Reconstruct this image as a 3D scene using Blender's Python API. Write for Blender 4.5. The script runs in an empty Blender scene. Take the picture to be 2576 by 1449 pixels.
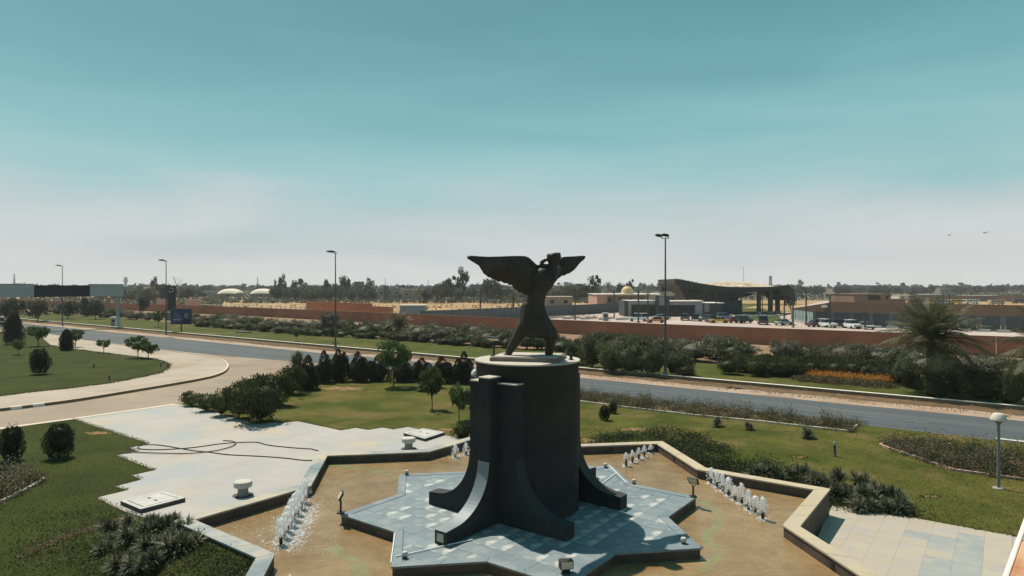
import bpy, bmesh, math, random
import numpy as np
from mathutils import Vector, Matrix

RND = random.Random(11)
NP = np.random.default_rng(5)
SC = bpy.context.scene
COL = SC.collection

# ------------------------------------------------------------------ camera
CAM_H, FPX, CX, CY = 8.45, 1650.0, 1288.0, 722.0
cam_d = bpy.data.cameras.new('camera')
cam = bpy.data.objects.new('camera', cam_d)
COL.objects.link(cam)
cam.location = (0, 0, CAM_H)
cam.rotation_euler = (math.pi / 2 - 0.0015, 0, 0)
cam_d.sensor_width = 36
cam_d.lens = 36 * FPX / 2576
cam_d.clip_start = 0.1
cam_d.clip_end = 20000
SC.camera = cam

# ------------------------------------------------------------------ light
SUN_EL = math.radians(60)
SUN_TO = Vector((-0.6 * math.cos(SUN_EL), 0.8 * math.cos(SUN_EL), math.sin(SUN_EL)))
sun_d = bpy.data.lights.new('sun', 'SUN')
sun_d.energy = 5.0
sun_d.angle = math.radians(0.5)
sun_d.color = (1.0, 0.91, 0.77)
sun = bpy.data.objects.new('sun', sun_d)
COL.objects.link(sun)
sun.rotation_euler = SUN_TO.to_track_quat('Z', 'Y').to_euler()

SC.view_settings.view_transform = 'Standard'
SC.view_settings.look = 'None'
SC.view_settings.exposure = 0.25
SC.view_settings.gamma = 1.0
SC.view_settings.use_curve_mapping = False


def lin(r, g, b):
    return tuple(((c / 255) / 12.92 if c < 10 else ((c / 255 + 0.055) / 1.055) ** 2.4) for c in (r, g, b))


W = bpy.data.worlds.new('World')
SC.world = W
W.use_nodes = True
nt = W.node_tree
nt.nodes.clear()
N = nt.nodes.new
L = nt.links.new
w_out = N('ShaderNodeOutputWorld')
w_bg = N('ShaderNodeBackground')
w_sky = N('ShaderNodeTexSky')
w_sky.sky_type = 'NISHITA'
w_sky.sun_disc = False
w_sky.sun_elevation = SUN_EL
w_sky.sun_rotation = math.atan2(SUN_TO.x, SUN_TO.y)
w_sky.dust_density = 3.0
w_tc = N('ShaderNodeTexCoord')
w_sep = N('ShaderNodeSeparateXYZ')
L(w_tc.outputs['Generated'], w_sep.inputs[0])
w_map = N('ShaderNodeMapping')
w_map.inputs['Scale'].default_value = (1.5, 1.5, 9.0)
w_map.inputs['Rotation'].default_value = (0.10, 0.06, 0)
L(w_tc.outputs['Generated'], w_map.inputs[0])
w_noise = N('ShaderNodeTexNoise')
w_noise.inputs['Scale'].default_value = 1.35
w_noise.inputs['Detail'].default_value = 3
w_noise.inputs['Roughness'].default_value = 0.45
w_noise.inputs['Distortion'].default_value = 0.6
L(w_map.outputs[0], w_noise.inputs['Vector'])
w_off = N('ShaderNodeMath')            # wisps shift the gradient up and down a little
w_off.operation = 'MULTIPLY_ADD'
w_off.inputs[1].default_value = 0.17
w_off.inputs[2].default_value = -0.085
L(w_noise.outputs['Fac'], w_off.inputs[0])
w_add = N('ShaderNodeMath')
w_add.operation = 'ADD'
L(w_sep.outputs['Z'], w_add.inputs[0])
L(w_off.outputs[0], w_add.inputs[1])
w_ramp = N('ShaderNodeValToRGB')
cr = w_ramp.color_ramp
stops = [(0.0, (236, 237, 236)), (0.045, (225, 229, 230)), (0.10, (201, 214, 217)), (0.16, (156, 203, 206)),
         (0.22, (126, 190, 195)), (0.30, (103, 171, 179)), (0.40, (82, 153, 163)), (1.0, (50, 112, 130))]
while len(cr.elements) < len(stops):
    cr.elements.new(0.5)
for e, (p, c) in zip(cr.elements, stops):
    e.position = p
    e.color = (*lin(*c), 1)
L(w_add.outputs[0], w_ramp.inputs[0])
w_scale = N('ShaderNodeMixRGB')
w_scale.blend_type = 'MULTIPLY'
w_scale.inputs[0].default_value = 1
w_scale.inputs[2].default_value = (10, 10, 10, 1)
L(w_ramp.outputs[0], w_scale.inputs[1])
w_mix = N('ShaderNodeMixRGB')
w_mix.inputs[0].default_value = 0.9
L(w_sky.outputs[0], w_mix.inputs[1])
L(w_scale.outputs[0], w_mix.inputs[2])
L(w_mix.outputs[0], w_bg.inputs['Color'])
w_bg.inputs['Strength'].default_value = 0.084
L(w_bg.outputs[0], w_out.inputs[0])


# ------------------------------------------------------------------ helpers
def G(u, v, z=0.0):
    """a point of the place on the level z, from where it shows in the 2576 px wide photograph"""
    y = (CAM_H - z) * FPX / (v - CY)
    return ((u - CX) / FPX * y, y)


def A(u, y):
    return (u - CX) / FPX * y


def ZH(v, y):
    return CAM_H - (v - CY) * y / FPX


MATS = {}


def mat(name, c1, c2=None, scale=2.0, rough=0.8, bump=0.0, bscale=30.0, spec=0.3, metal=0.0, detail=5, stretch=None,
        c3=None, s3=0.3, lo=0.35, hi=0.65, coord='Object', t3=(0.5, 0.65), rotz=None):
    m = bpy.data.materials.new(name)
    MATS[name] = m
    m.use_nodes = True
    t = m.node_tree
    b = t.nodes['Principled BSDF']
    b.inputs['Roughness'].default_value = rough
    b.inputs['Specular IOR Level'].default_value = spec
    b.inputs['Metallic'].default_value = metal
    b.inputs['Base Color'].default_value = (*c1, 1)
    tc = t.nodes.new('ShaderNodeTexCoord')
    src = tc.outputs[coord]
    if rotz:
        vr = t.nodes.new('ShaderNodeVectorRotate')
        vr.rotation_type = 'Z_AXIS'
        vr.inputs['Angle'].default_value = rotz
        t.links.new(src, vr.inputs['Vector'])
        src = vr.outputs[0]
    if stretch:
        mp = t.nodes.new('ShaderNodeMapping')
        mp.inputs['Scale'].default_value = stretch
        t.links.new(src, mp.inputs[0])
        src = mp.outputs[0]
    last = None
    if c2:
        n = t.nodes.new('ShaderNodeTexNoise')
        n.inputs['Scale'].default_value = scale
        n.inputs['Detail'].default_value = detail
        n.inputs['Roughness'].default_value = 0.6
        t.links.new(src, n.inputs['Vector'])
        r = t.nodes.new('ShaderNodeValToRGB')
        r.color_ramp.elements[0].position = lo
        r.color_ramp.elements[1].position = hi
        r.color_ramp.elements[0].color = (*c1, 1)
        r.color_ramp.elements[1].color = (*c2, 1)
        t.links.new(n.outputs['Fac'], r.inputs[0])
        last = r.outputs[0]
        if c3:
            n3 = t.nodes.new('ShaderNodeTexNoise')
            n3.inputs['Scale'].default_value = s3
            n3.inputs['Detail'].default_value = 6
            n3.inputs['Roughness'].default_value = 0.65
            t.links.new(src, n3.inputs['Vector'])
            r3 = t.nodes.new('ShaderNodeValToRGB')
            r3.color_ramp.elements[0].position = t3[0]
            r3.color_ramp.elements[1].position = t3[1]
            t.links.new(n3.outputs['Fac'], r3.inputs[0])
            mx = t.nodes.new('ShaderNodeMixRGB')
            t.links.new(r3.outputs[0], mx.inputs[0])
            t.links.new(last, mx.inputs[1])
            mx.inputs[2].default_value = (*c3, 1)
            last = mx.outputs[0]
        t.links.new(last, b.inputs['Base Color'])
    if bump:
        n2 = t.nodes.new('ShaderNodeTexNoise')
        n2.inputs['Scale'].default_value = bscale
        n2.inputs['Detail'].default_value = 4
        t.links.new(src, n2.inputs['Vector'])
        bp = t.nodes.new('ShaderNodeBump')
        bp.inputs['Strength'].default_value = bump
        bp.inputs['Distance'].default_value = 0.05
        t.links.new(n2.outputs['Fac'], bp.inputs['Height'])
        t.links.new(bp.outputs[0], b.inputs['Normal'])
    return m


def leafmat(name, c1, c2, c3=None, trans=0.35, rough=0.6):
    m = bpy.data.materials.new(name)
    MATS[name] = m
    m.use_nodes = True
    t = m.node_tree
    b = t.nodes['Principled BSDF']
    out = t.nodes['Material Output']
    at = t.nodes.new('ShaderNodeAttribute')
    at.attribute_name = 'var'
    r = t.nodes.new('ShaderNodeValToRGB')
    r.color_ramp.elements[0].color = (*c1, 1)
    r.color_ramp.elements[1].color = (*c2, 1)
    if c3:
        r.color_ramp.elements[1].position = 0.8
        e = r.color_ramp.elements.new(1.0)
        e.color = (*c3, 1)
    t.links.new(at.outputs['Fac'], r.inputs[0])
    oi = t.nodes.new('ShaderNodeObjectInfo')
    hv = t.nodes.new('ShaderNodeHueSaturation')
    ml = t.nodes.new('ShaderNodeMath')
    ml.operation = 'MULTIPLY_ADD'
    ml.inputs[1].default_value = 0.5
    ml.inputs[2].default_value = 0.75
    t.links.new(oi.outputs['Random'], ml.inputs[0])
    t.links.new(ml.outputs[0], hv.inputs['Value'])
    t.links.new(r.outputs[0], hv.inputs['Color'])
    t.links.new(hv.outputs[0], b.inputs['Base Color'])
    b.inputs['Roughness'].default_value = rough
    b.inputs['Specular IOR Level'].default_value = 0.25
    tr = t.nodes.new('ShaderNodeBsdfTranslucent')
    t.links.new(hv.outputs[0], tr.inputs[0])
    mx = t.nodes.new('ShaderNodeMixShader')
    mx.inputs[0].default_value = trans
    t.links.new(b.outputs[0], mx.inputs[1])
    t.links.new(tr.outputs[0], mx.inputs[2])
    t.links.new(mx.outputs[0], out.inputs[0])
    return m


class MB:
    """collects shapes for ONE mesh"""

    def __init__(self):
        self.v, self.f, self.sm = [], [], []

    def add(self, vs, fs, smooth=False):
        o = len(self.v)
        self.v += [tuple(p) for p in vs]
        for f in fs:
            self.f.append(tuple(i + o for i in f))
            self.sm.append(smooth)

    def box(self, c, s, rz=0.0, m=None, taper=1.0):
        x, y, z = s[0] / 2, s[1] / 2, s[2] / 2
        vs = []
        for dz, k in ((-z, 1.0), (z, taper)):
            for dx, dy in ((-x, -y), (x, -y), (x, y), (-x, y)):
                vs.append(Vector((dx * k, dy * k, dz)))
        M = Matrix.Rotation(rz, 3, 'Z') if m is None else m
        vs = [M @ p + Vector(c) for p in vs]
        self.add(vs, [(3, 2, 1, 0), (4, 5, 6, 7), (0, 1, 5, 4), (1, 2, 6, 5), (2, 3, 7, 6), (3, 0, 4, 7)])
        return self

    def prism(self, poly, z0, z1):
        n = len(poly)
        a = sum(poly[i][0] * poly[(i + 1) % n][1] - poly[(i + 1) % n][0] * poly[i][1] for i in range(n))
        if a < 0:
            poly = poly[::-1]
        vs = [(p[0], p[1], z0) for p in poly] + [(p[0], p[1], z1) for p in poly]
        fs = [tuple(range(n))[::-1], tuple(range(n, 2 * n))]
        for i in range(n):
            j = (i + 1) % n
            fs.append((i, j, n + j, n + i))
        self.add(vs, fs)
        return self

    def extrude(self, pts, d):
        """closed 3-d outline pts pushed along d"""
        n = len(pts)
        d = Vector(d)
        vs = [Vector(p) for p in pts] + [Vector(p) + d for p in pts]
        fs = [tuple(range(n))[::-1], tuple(range(n, 2 * n))]
        for i in range(n):
            j = (i + 1) % n
            fs.append((i, j, n + j, n + i))
        self.add(vs, fs)
        return self

    def tube(self, path, r, n=8, caps=True, smooth=True):
        path = [Vector(p) for p in path]
        rs = r if isinstance(r, (list, tuple)) else [r] * len(path)
        vs, fs = [], []
        for i, p in enumerate(path):
            d = (path[min(i + 1, len(path) - 1)] - path[max(i - 1, 0)])
            if d.length < 1e-9:
                d = Vector((0, 0, 1))
            d.normalize()
            a = d.cross(Vector((0, 0, 1)) if abs(d.z) < 0.95 else Vector((1, 0, 0))).normalized()
            b = d.cross(a)
            for k in range(n):
                t = 2 * math.pi * k / n
                vs.append(p + (a * math.cos(t) + b * math.sin(t)) * rs[i])
        for i in range(len(path) - 1):
            for k in range(n):
                q = (k + 1) % n
                fs.append((i * n + k, i * n + q, (i + 1) * n + q, (i + 1) * n + k))
        self.add(vs, fs, smooth)
        if caps:
            m = (len(path) - 1) * n
            self.add(vs[:n], [tuple(range(n))])
            self.add(vs[m:], [tuple(range(n))[::-1]])
        return self

    def lathe(self, prof, n=24, c=(0, 0, 0), smooth=True):
        vs, fs = [], []
        for r, z in prof:
            for k in range(n):
                t = 2 * math.pi * k / n
                vs.append((c[0] + r * math.cos(t), c[1] + r * math.sin(t), c[2] + z))
        for i in range(len(prof) - 1):
            for k in range(n):
                q = (k + 1) % n
                fs.append((i * n + k, i * n + q, (i + 1) * n + q, (i + 1) * n + k))
        self.add(vs, fs, smooth)
        if prof[0][0] > 1e-4:
            self.add(vs[:n], [tuple(range(n))[::-1]])
        if prof[-1][0] > 1e-4:
            self.add(vs[-n:], [tuple(range(n))])
        return self

    def loft(self, rings, closed=True, caps=True, smooth=True):
        n = len(rings[0])
        vs = [p for r in rings for p in r]
        fs = []
        for i in range(len(rings) - 1):
            for k in range(n if closed else n - 1):
                q = (k + 1) % n
                fs.append((i * n + k, i * n + q, (i + 1) * n + q, (i + 1) * n + k))
        self.add(vs, fs, smooth)
        if caps and closed:
            self.add(rings[0], [tuple(range(n))[::-1]])
            self.add(rings[-1], [tuple(range(n))])
        return self

    def mesh(self, name, m=None):
        me = bpy.data.meshes.new(name)
        me.from_pydata(self.v, [], self.f)
        me.polygons.foreach_set('use_smooth', self.sm)
        if m:
            me.materials.append(MATS[m] if isinstance(m, str) else m)
        me.update()
        return me


def link(name, data, parent=None):
    o = bpy.data.objects.new(name, data)
    COL.objects.link(o)
    if parent is not None:
        o.parent = parent
    return o


def part(name, mb, m, parent, bevel=0.0, label=None):
    me = mb if isinstance(mb, bpy.types.Mesh) else mb.mesh(name, m)
    if isinstance(mb, bpy.types.Mesh) and m and not me.materials:
        me.materials.append(MATS[m])
    o = link(name, me, parent)
    if bevel:
        md = o.modifiers.new('bevel', 'BEVEL')
        md.width = bevel
        md.segments = 2
        md.limit_method = 'ANGLE'
    if label:
        o['label'] = label
    return o


def thing(name, label, cat, loc=(0, 0, 0), rz=0.0, group=None, s=1.0):
    o = link(name, None)
    o.empty_display_size = 0.2
    o.location = loc if len(loc) == 3 else (loc[0], loc[1], 0)
    o.rotation_euler = (0, 0, rz)
    o.scale = (s, s, s) if not isinstance(s, tuple) else s
    o['label'] = label
    o['category'] = cat
    if group:
        o['group'] = group
    return o


def tag(o, label, cat, group=None):
    o['label'] = label
    o['category'] = cat
    if group:
        o['group'] = group
    return o


def struct(name, mb, m, kind='structure', label=None):
    o = part(name, mb, m, None)
    o['kind'] = kind
    if label:
        o['label'] = label
    return o


def dup(root, loc, rz=0.0, s=1.0, label=None, group=None):
    r = root.copy()
    COL.objects.link(r)
    r.location = loc if len(loc) == 3 else (loc[0], loc[1], 0)
    r.rotation_euler = (0, 0, rz)
    r.scale = (s, s, s) if not isinstance(s, tuple) else s
    if label:
        r['label'] = label
    if group:
        r['group'] = group
    for ch in root.children:
        c = ch.copy()
        COL.objects.link(c)
        c.parent = r
        for g in ch.children:
            d = g.copy()
            COL.objects.link(d)
            d.parent = c
    return r


def sheet(pts, z):
    mb = MB()
    mb.add([(p[0], p[1], z) for p in pts], [tuple(range(len(pts)))])
    n = len(pts)
    a = sum(pts[i][0] * pts[(i + 1) % n][1] - pts[(i + 1) % n][0] * pts[i][1] for i in range(n))
    if a < 0:
        mb.f = [tuple(reversed(mb.f[0]))]
    return mb


def GP(pts, ox, oy, k, z=0.0):
    return [G(ox + x * k, oy + y * k, z) for x, y in pts]


def smooth_path(pts, n=8):
    """Catmull-Rom through pts"""
    P = [Vector(p) for p in pts]
    out = []
    for i in range(len(P) - 1):
        p0, p1, p2, p3 = P[max(i - 1, 0)], P[i], P[i + 1], P[min(i + 2, len(P) - 1)]
        for k in range(n):
            t = k / n
            out.append(0.5 * ((2 * p1) + (p2 - p0) * t + (2 * p0 - 5 * p1 + 4 * p2 - p3) * t * t
                              + (3 * p1 - p0 - 3 * p2 + p3) * t ** 3))
    out.append(P[-1])
    return out


def clip(poly, x0, x1, y0, y1):
    def cut(ps, ax, val, keep_less):
        out = []
        for i in range(len(ps)):
            a, b = ps[i], ps[(i + 1) % len(ps)]
            ia = (a[ax] <= val) if keep_less else (a[ax] >= val)
            ib = (b[ax] <= val) if keep_less else (b[ax] >= val)
            if ia:
                out.append(a)
            if ia != ib:
                t = (val - a[ax]) / (b[ax] - a[ax])
                out.append((a[0] + (b[0] - a[0]) * t, a[1] + (b[1] - a[1]) * t))
        return out
    for ax, val, less in ((0, x0, False), (0, x1, True), (1, y0, False), (1, y1, True)):
        poly = cut(poly, ax, val, less)
        if len(poly) < 3:
            return []
    out = []
    for p in poly:
        if not out or math.hypot(p[0] - out[-1][0], p[1] - out[-1][1]) > 1e-4:
            out.append(p)
    if len(out) > 2 and math.hypot(out[0][0] - out[-1][0], out[0][1] - out[-1][1]) < 1e-4:
        out.pop()
    return out


def area(poly):
    n = len(poly)
    return abs(sum(poly[i][0] * poly[(i + 1) % n][1] - poly[(i + 1) % n][0] * poly[i][1] for i in range(n))) / 2


# ---- foliage
def leaves_mesh(name, m, C, size, aspect=0.5, flat=0.0, extra=None, droop=0.0, tri=False):
    """n leaf-sized faces at the points C (n x 3)"""
    n = len(C)
    d = NP.normal(size=(n, 3))
    d[:, 2] = d[:, 2] * (1 - flat) - droop
    d /= np.linalg.norm(d, axis=1)[:, None] + 1e-9
    e = NP.normal(size=(n, 3))
    e -= d * np.sum(e * d, axis=1)[:, None]
    e /= np.linalg.norm(e, axis=1)[:, None] + 1e-9
    sz = size * (0.6 + 0.8 * NP.random(n))[:, None]
    a, b = d * sz, e * sz * aspect
    V = np.stack([C - a, C + b, C + a, C - b], axis=1).reshape(-1, 3)
    me = bpy.data.meshes.new(name)
    nv = 4 * n
    verts = V
    if extra is not None:
        ev, ef = extra
        verts = np.vstack([V, np.array(ev)])
    faces_n = n + (len(extra[1]) if extra is not None else 0)
    me.vertices.add(len(verts))
    me.vertices.foreach_set('co', verts.astype(np.float32).ravel())
    loops = np.arange(nv)
    starts = np.arange(n) * 4
    totals = np.full(n, 4)
    var = NP.random(n) * 0.75
    if extra is not None:
        el = np.array([i + nv for f in ef for i in f])
        es = np.cumsum([0] + [len(f) for f in ef])[:-1] + nv
        loops = np.concatenate([loops, el])
        starts = np.concatenate([starts, es])
        totals = np.concatenate([totals, [len(f) for f in ef]])
        var = np.concatenate([var, np.full(len(ef), 0.3)])
    me.loops.add(len(loops))
    me.loops.foreach_set('vertex_index', loops.astype(np.int32))
    me.polygons.add(faces_n)
    me.polygons.foreach_set('loop_start', starts.astype(np.int32))
    me.polygons.foreach_set('loop_total', totals.astype(np.int32))
    at = me.attributes.new('var', 'FLOAT', 'FACE')
    at.data.foreach_set('value', var.astype(np.float32))
    me.materials.append(MATS[m])
    me.update(calc_edges=True)
    me.validate()
    return me


def ball(n):
    p = NP.normal(size=(n, 3))
    p /= np.linalg.norm(p, axis=1)[:, None]
    return p * (NP.random(n) ** (1 / 3))[:, None]


def crown_pts(n, rx, ry, rz, cz, clumps=14, spread=0.33, low=-1.0):
    c = ball(clumps)
    c = c / (np.linalg.norm(c, axis=1)[:, None] + 1e-9) * (0.45 + 0.45 * NP.random(clumps))[:, None]
    c = c[c[:, 2] > low] if np.any(c[:, 2] > low) else c
    k = NP.integers(0, len(c), n)
    w = (0.6 + 0.7 * NP.random(len(c)))[k][:, None]
    p = c[k] + ball(n) * spread * w * 1.35
    return p * np.array([rx, ry, rz]) + np.array([0, 0, cz])


def core(rx, ry, rz, cz, sub=2, jit=0.12):
    bm = bmesh.new()
    bmesh.ops.create_icosphere(bm, subdivisions=sub, radius=1)
    vs = []
    for v in bm.verts:
        k = 1 + RND.uniform(-jit, jit)
        vs.append((v.co.x * rx * k, v.co.y * ry * k, v.co.z * rz * k + cz))
    fs = [tuple(v.index for v in f.verts) for f in bm.faces]
    bm.free()
    return vs, fs


def cone_pts(n, r, h, z0=0.1, bulge=0.5):
    t = NP.random(n) ** 0.8
    prof = np.sin(np.pi * np.clip(0.12 + 0.88 * t, 0, 1)) ** bulge * (1 - t * 0.35)
    a = NP.random(n) * 2 * np.pi
    lump = 1 + 0.13 * np.sin(a * 3 + t * 9) + 0.1 * np.sin(a * 5 - t * 14)
    rr = r * prof * lump * (0.72 + 0.32 * NP.random(n))
    return np.stack([rr * np.cos(a), rr * np.sin(a), z0 + t * (h - z0)], axis=1)


def trunk_mb(h, r, lean=0.05, forks=4, spread=0.35, top=1.0, seed=0):
    rr = random.Random(seed)
    mb = MB()
    p = [(0, 0, -0.05)]
    for i in range(1, 5):
        p.append((rr.uniform(-lean, lean) * i * h / 4, rr.uniform(-lean, lean) * i * h / 4, h * i / 4))
    mb.tube(p, [r * (1 - 0.12 * i) for i in range(5)], 7)
    e = Vector(p[-1])
    for k in range(forks):
        a = 2 * math.pi * (k + rr.random() * 0.6) / forks
        q = e + Vector((math.cos(a) * spread * top * 0.5, math.sin(a) * spread * top * 0.5, top * 0.45))
        q2 = e + Vector((math.cos(a) * spread * top, math.sin(a) * spread * top, top * rr.uniform(0.75, 1.0)))
        s = e - Vector((0, 0, h * 0.12 * (k % 3)))
        mb.tube([s, q, q2], [r * 0.55, r * 0.35, r * 0.12], 5)
    return mb

# ------------------------------------------------------------------ materials
mat('dirt', (.20, .13, .085), (.30, .20, .13), 0.15, .95, .5, 4.0, .1, c3=(.13, .09, .06), s3=0.6)
mat('sand', (.27, .135, .06), (.48, .34, .20), 0.09, .95, .4, 2.0, .1, c3=(.15, .13, .055), s3=0.07, stretch=(.5, 2.2, 1), t3=(.50, .62))
mat('farland', (.11, .09, .06), (.17, .135, .09), 0.012, .95, 0, spec=.1, c3=(.10, .11, .06), s3=0.006)
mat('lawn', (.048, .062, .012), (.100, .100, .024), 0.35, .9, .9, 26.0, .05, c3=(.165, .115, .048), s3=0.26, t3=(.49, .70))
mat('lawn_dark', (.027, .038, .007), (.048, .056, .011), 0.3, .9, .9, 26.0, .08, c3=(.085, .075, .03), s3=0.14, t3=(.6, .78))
mat('verge_lawn', (.048, .060, .011), (.076, .084, .019), 0.3, .9, .9, 20.0, .08, c3=(.15, .11, .045), s3=0.12, t3=(.54, .72))
mat('asphalt', (.058, .069, .078), (.084, .097, .106), 1.1, .85, .25, 60, .25, c3=(.115, .118, .115), s3=0.5, stretch=(.035, 1, 1), rotz=math.radians(37.6), t3=(.5, .75))
mat('pale_road', (.26, .205, .16), (.33, .265, .205), 0.18, .9, .25, 40, .2, c3=(.21, .155, .11), s3=0.09)
mat('shoulder', (.30, .22, .165), (.38, .285, .22), 0.35, .9, .3, 25, .15, c3=(.26, .17, .11), s3=0.25)
mat('verge_dirt', (.10, .070, .042), (.16, .105, .062), 0.8, .95, .8, 14, .1, c3=(.26, .14, .07), s3=0.9, t3=(.58, .66))
mat('sidewalk', (.34, .285, .23), (.40, .34, .28), 0.3, .9, .2, 40, .2, c3=(.29, .235, .175), s3=0.15)
mat('lot', (.38, .305, .275), (.46, .38, .345), 0.08, .9, 0, spec=.2, c3=(.38, .28, .23), s3=0.03)
mat('marking', (.20, .21, .21), (.11, .12, .13), 3, .8)
mat('kerb_white', (.75, .72, .64), (.62, .58, .50), 3, .8)
mat('kerb_brown', (.17, .115, .075), (.24, .165, .11), 2, .85, .2, 20)
mat('lamp_shade', (.52, .47, .43), (.58, .53, .49), 3, .6)
mat('kerb_block', (.80, .78, .74), (.68, .66, .62), 4, .7)
mat('soil', (.10, .068, .045), (.17, .115, .075), 1.5, .95, .9, 10, .1)
mat('bare', (.20, .125, .06), (.29, .175, .09), 2.0, .95, .6, 12, .1, c3=(.10, .095, .03), s3=1.6, t3=(.45, .6))
mat('brick_red', (.33, .140, .085), (.40, .175, .108), 0.25, .9, .2, 8, .1, c3=(.26, .115, .08), s3=.06)
mat('wall_orange', (.42, .16, .09), (.50, .20, .12), 0.2, .9, .1, 5, .1)
mat('wall_pink', (.44, .28, .22), (.52, .34, .27), 0.6, .9)
mat('wall_brown', (.20, .135, .105), (.25, .17, .13), 0.15, .9, .1, 5, .1)
mat('coping_pale', (.52, .44, .34), (.60, .52, .42), 1.2, .85)
mat('barrier', (.105, .112, .125), (.135, .14, .152), 0.5, .85)
mat('barrier_teal', (.20, .285, .29), (.25, .335, .34), 0.5, .8)
mat('barrier_shaded', (.055, .068, .078), (.075, .088, .098), 0.5, .8)  # same teal panels, the shade on this run put into the colour
mat('emblem', (.09, .10, .105), rough=.8)
mat('emblem_dark', (.05, .085, .09), rough=.8)
mat('pavilion', (.055, .057, .06), (.075, .077, .08), 0.4, .7)
mat('pavilion_light', (.22, .225, .23), (.27, .275, .28), 0.3, .7)
mat('dark_glass', (.012, .016, .018), rough=.15, spec=.5)
mat('concrete', (.42, .40, .37), (.52, .49, .45), 1.5, .85, .2, 20)
mat('concrete_grey', (.25, .245, .235), (.33, .32, .31), 1.5, .85, .2, 20)
mat('canopy', (.040, .038, .036), (.060, .057, .054), 0.4, .75)
mat('canopy_top', (.42, .33, .23), (.55, .46, .36), 0.35, .8, .8, 1.2, c3=(.10, .08, .06), s3=0.9, t3=(.56, .60))
mat('dome_gold', (.50, .36, .17), (.58, .43, .22), 1.0, .55)
mat('roof_pale', (.62, .58, .54), (.72, .68, .63), 0.3, .7)
mat('tent_white', (.66, .56, .44), (.73, .64, .52), 0.4, .8)
mat('shed', (.24, .20, .17), (.32, .27, .23), 0.2, .9)
mat('far_block', (.10, .11, .115), (.13, .14, .145), 0.05, .9)
mat('steel', (.055, .058, .062), rough=.55, metal=.3)
mat('pole_dark', (.075, .078, .08), rough=.6)
mat('steel_grey', (.20, .21, .22), rough=.5, metal=.3)
mat('white_paint', (.78, .78, .76), (.70, .70, .68), 3, .6)
mat('gantry_panel', (.32, .335, .335), (.37, .385, .385), 0.3, .6)
mat('black_panel', (.014, .013, .018), (.02, .019, .024), 1, .5)
mat('sign_blue', (.018, .038, .105), (.026, .055, .13), 0.8, .5)
mat('sign_text', (.38, .42, .52), rough=.6)
mat('skin_print', (.22, .16, .13), rough=.7)
mat('suit_print', (.012, .018, .04), rough=.7)
mat('charcoal', (.025, .026, .028), (.034, .035, .037), 0.8, .8, .12, 60, .15, c3=(.046, .045, .045), s3=.45)
mat('fin_stone_lit', (.15, .185, .21), (.20, .235, .255), 1.2, .5, .12, 30, .4)  # sunlit copy of the coping stone, for the radial buttresses
mat('fin_stone_shaded', (.032, .034, .036), (.04, .042, .044), 1.2, .7, .12, 30, .25)  # same coping stone, shade of the tangent strips put into the colour
mat('cap_stone', (.40, .355, .31), (.47, .42, .36), 1.5, .85, .2, 20)
mat('bronze', (.026, .021, .016), (.040, .033, .025), 3.0, .55, .6, 14, .35, metal=.2, c3=(.055, .044, .034), s3=1.2)
mat('bronze_pale', (.40, .35, .28), (.48, .42, .34), 4, .8)
mat('plinth_stone', (.14, .115, .10), (.19, .155, .135), 2, .8)
mat('coping_blue', (.16, .205, .22), (.31, .315, .30), 0.55, .7, .12, 30, .3, c3=(.39, .345, .27), s3=.28, lo=.38, hi=.62, t3=(.5, .62))
mat('coping_cream', (.39, .33, .235), (.45, .385, .28), 0.8, .8, .12, 30, .2, c3=(.34, .31, .28), s3=.4)
mat('pool_side', (.065, .050, .042), (.105, .08, .065), 1.4, .75, .2, 12)
mat('water_stain', (.27, .31, .16), rough=.5)
mat('lamp_body', (.03, .03, .03), rough=.5)
mat('lamp_face', (.55, .50, .40), rough=.3)
mat('pipe_white', (.70, .74, .76), rough=.5)
mat('nozzle', (.045, .028, .022), rough=.6)
mat('hose', (.018, .022, .022), rough=.5)
mat('hose_red', (.10, .030, .022), rough=.5)
mat('hatch', (.40, .385, .37), (.48, .465, .445), 2, .8, .15, 30)
mat('hatch_side', (.06, .055, .052), (.08, .073, .07), 2, .85)
mat('stool', (.42, .42, .41), (.52, .52, .50), 3, .75, .2, 25)
mat('stool_stem', (.24, .225, .20), (.30, .28, .25), 3, .85, .2, 25)
mat('parapet_stone', (.42, .22, .11), (.52, .32, .19), 2.2, .7, .15, 30, c3=(.34, .13, .06), s3=2.5)
mat('parapet_white', (.74, .70, .62), (.66, .62, .54), 3, .7)
mat('tyre', (.012, .012, .012), rough=.85)
mat('rim', (.32, .32, .33), rough=.4, metal=.6)
mat('light_lens', (.6, .58, .52), rough=.2)
mat('tail_lens', (.30, .02, .015), rough=.3)
mat('bark', (.10, .075, .055), (.15, .115, .085), 6, .95, .5, 20)
mat('bark_pale', (.26, .20, .15), (.34, .27, .20), 6, .95, .5, 20)
mat('palm_bark', (.085, .062, .045), (.14, .10, .075), 4, .95, .9, 9)
mat('container', (.26, .28, .29), (.31, .33, .34), 0.5, .7)
for nm, c in (('paint_yellow', (.62, .33, .03)), ('paint_white', (.74, .75, .75)), ('paint_silver', (.36, .39, .38)), ('paint_black', (.018, .018, .021)),
              ('paint_grey', (.085, .09, .10)), ('paint_red', (.13, .028, .026)), ('paint_orange', (.58, .17, .06)), ('paint_blue', (.10, .19, .36)),
              ('paint_beige', (.45, .37, .24)), ('heli_paint', (.035, .055, .055))):
    m_ = mat(nm, c, rough=.32, spec=.5)
    m_.node_tree.nodes['Principled BSDF'].inputs['Coat Weight'].default_value = 0.4

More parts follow.
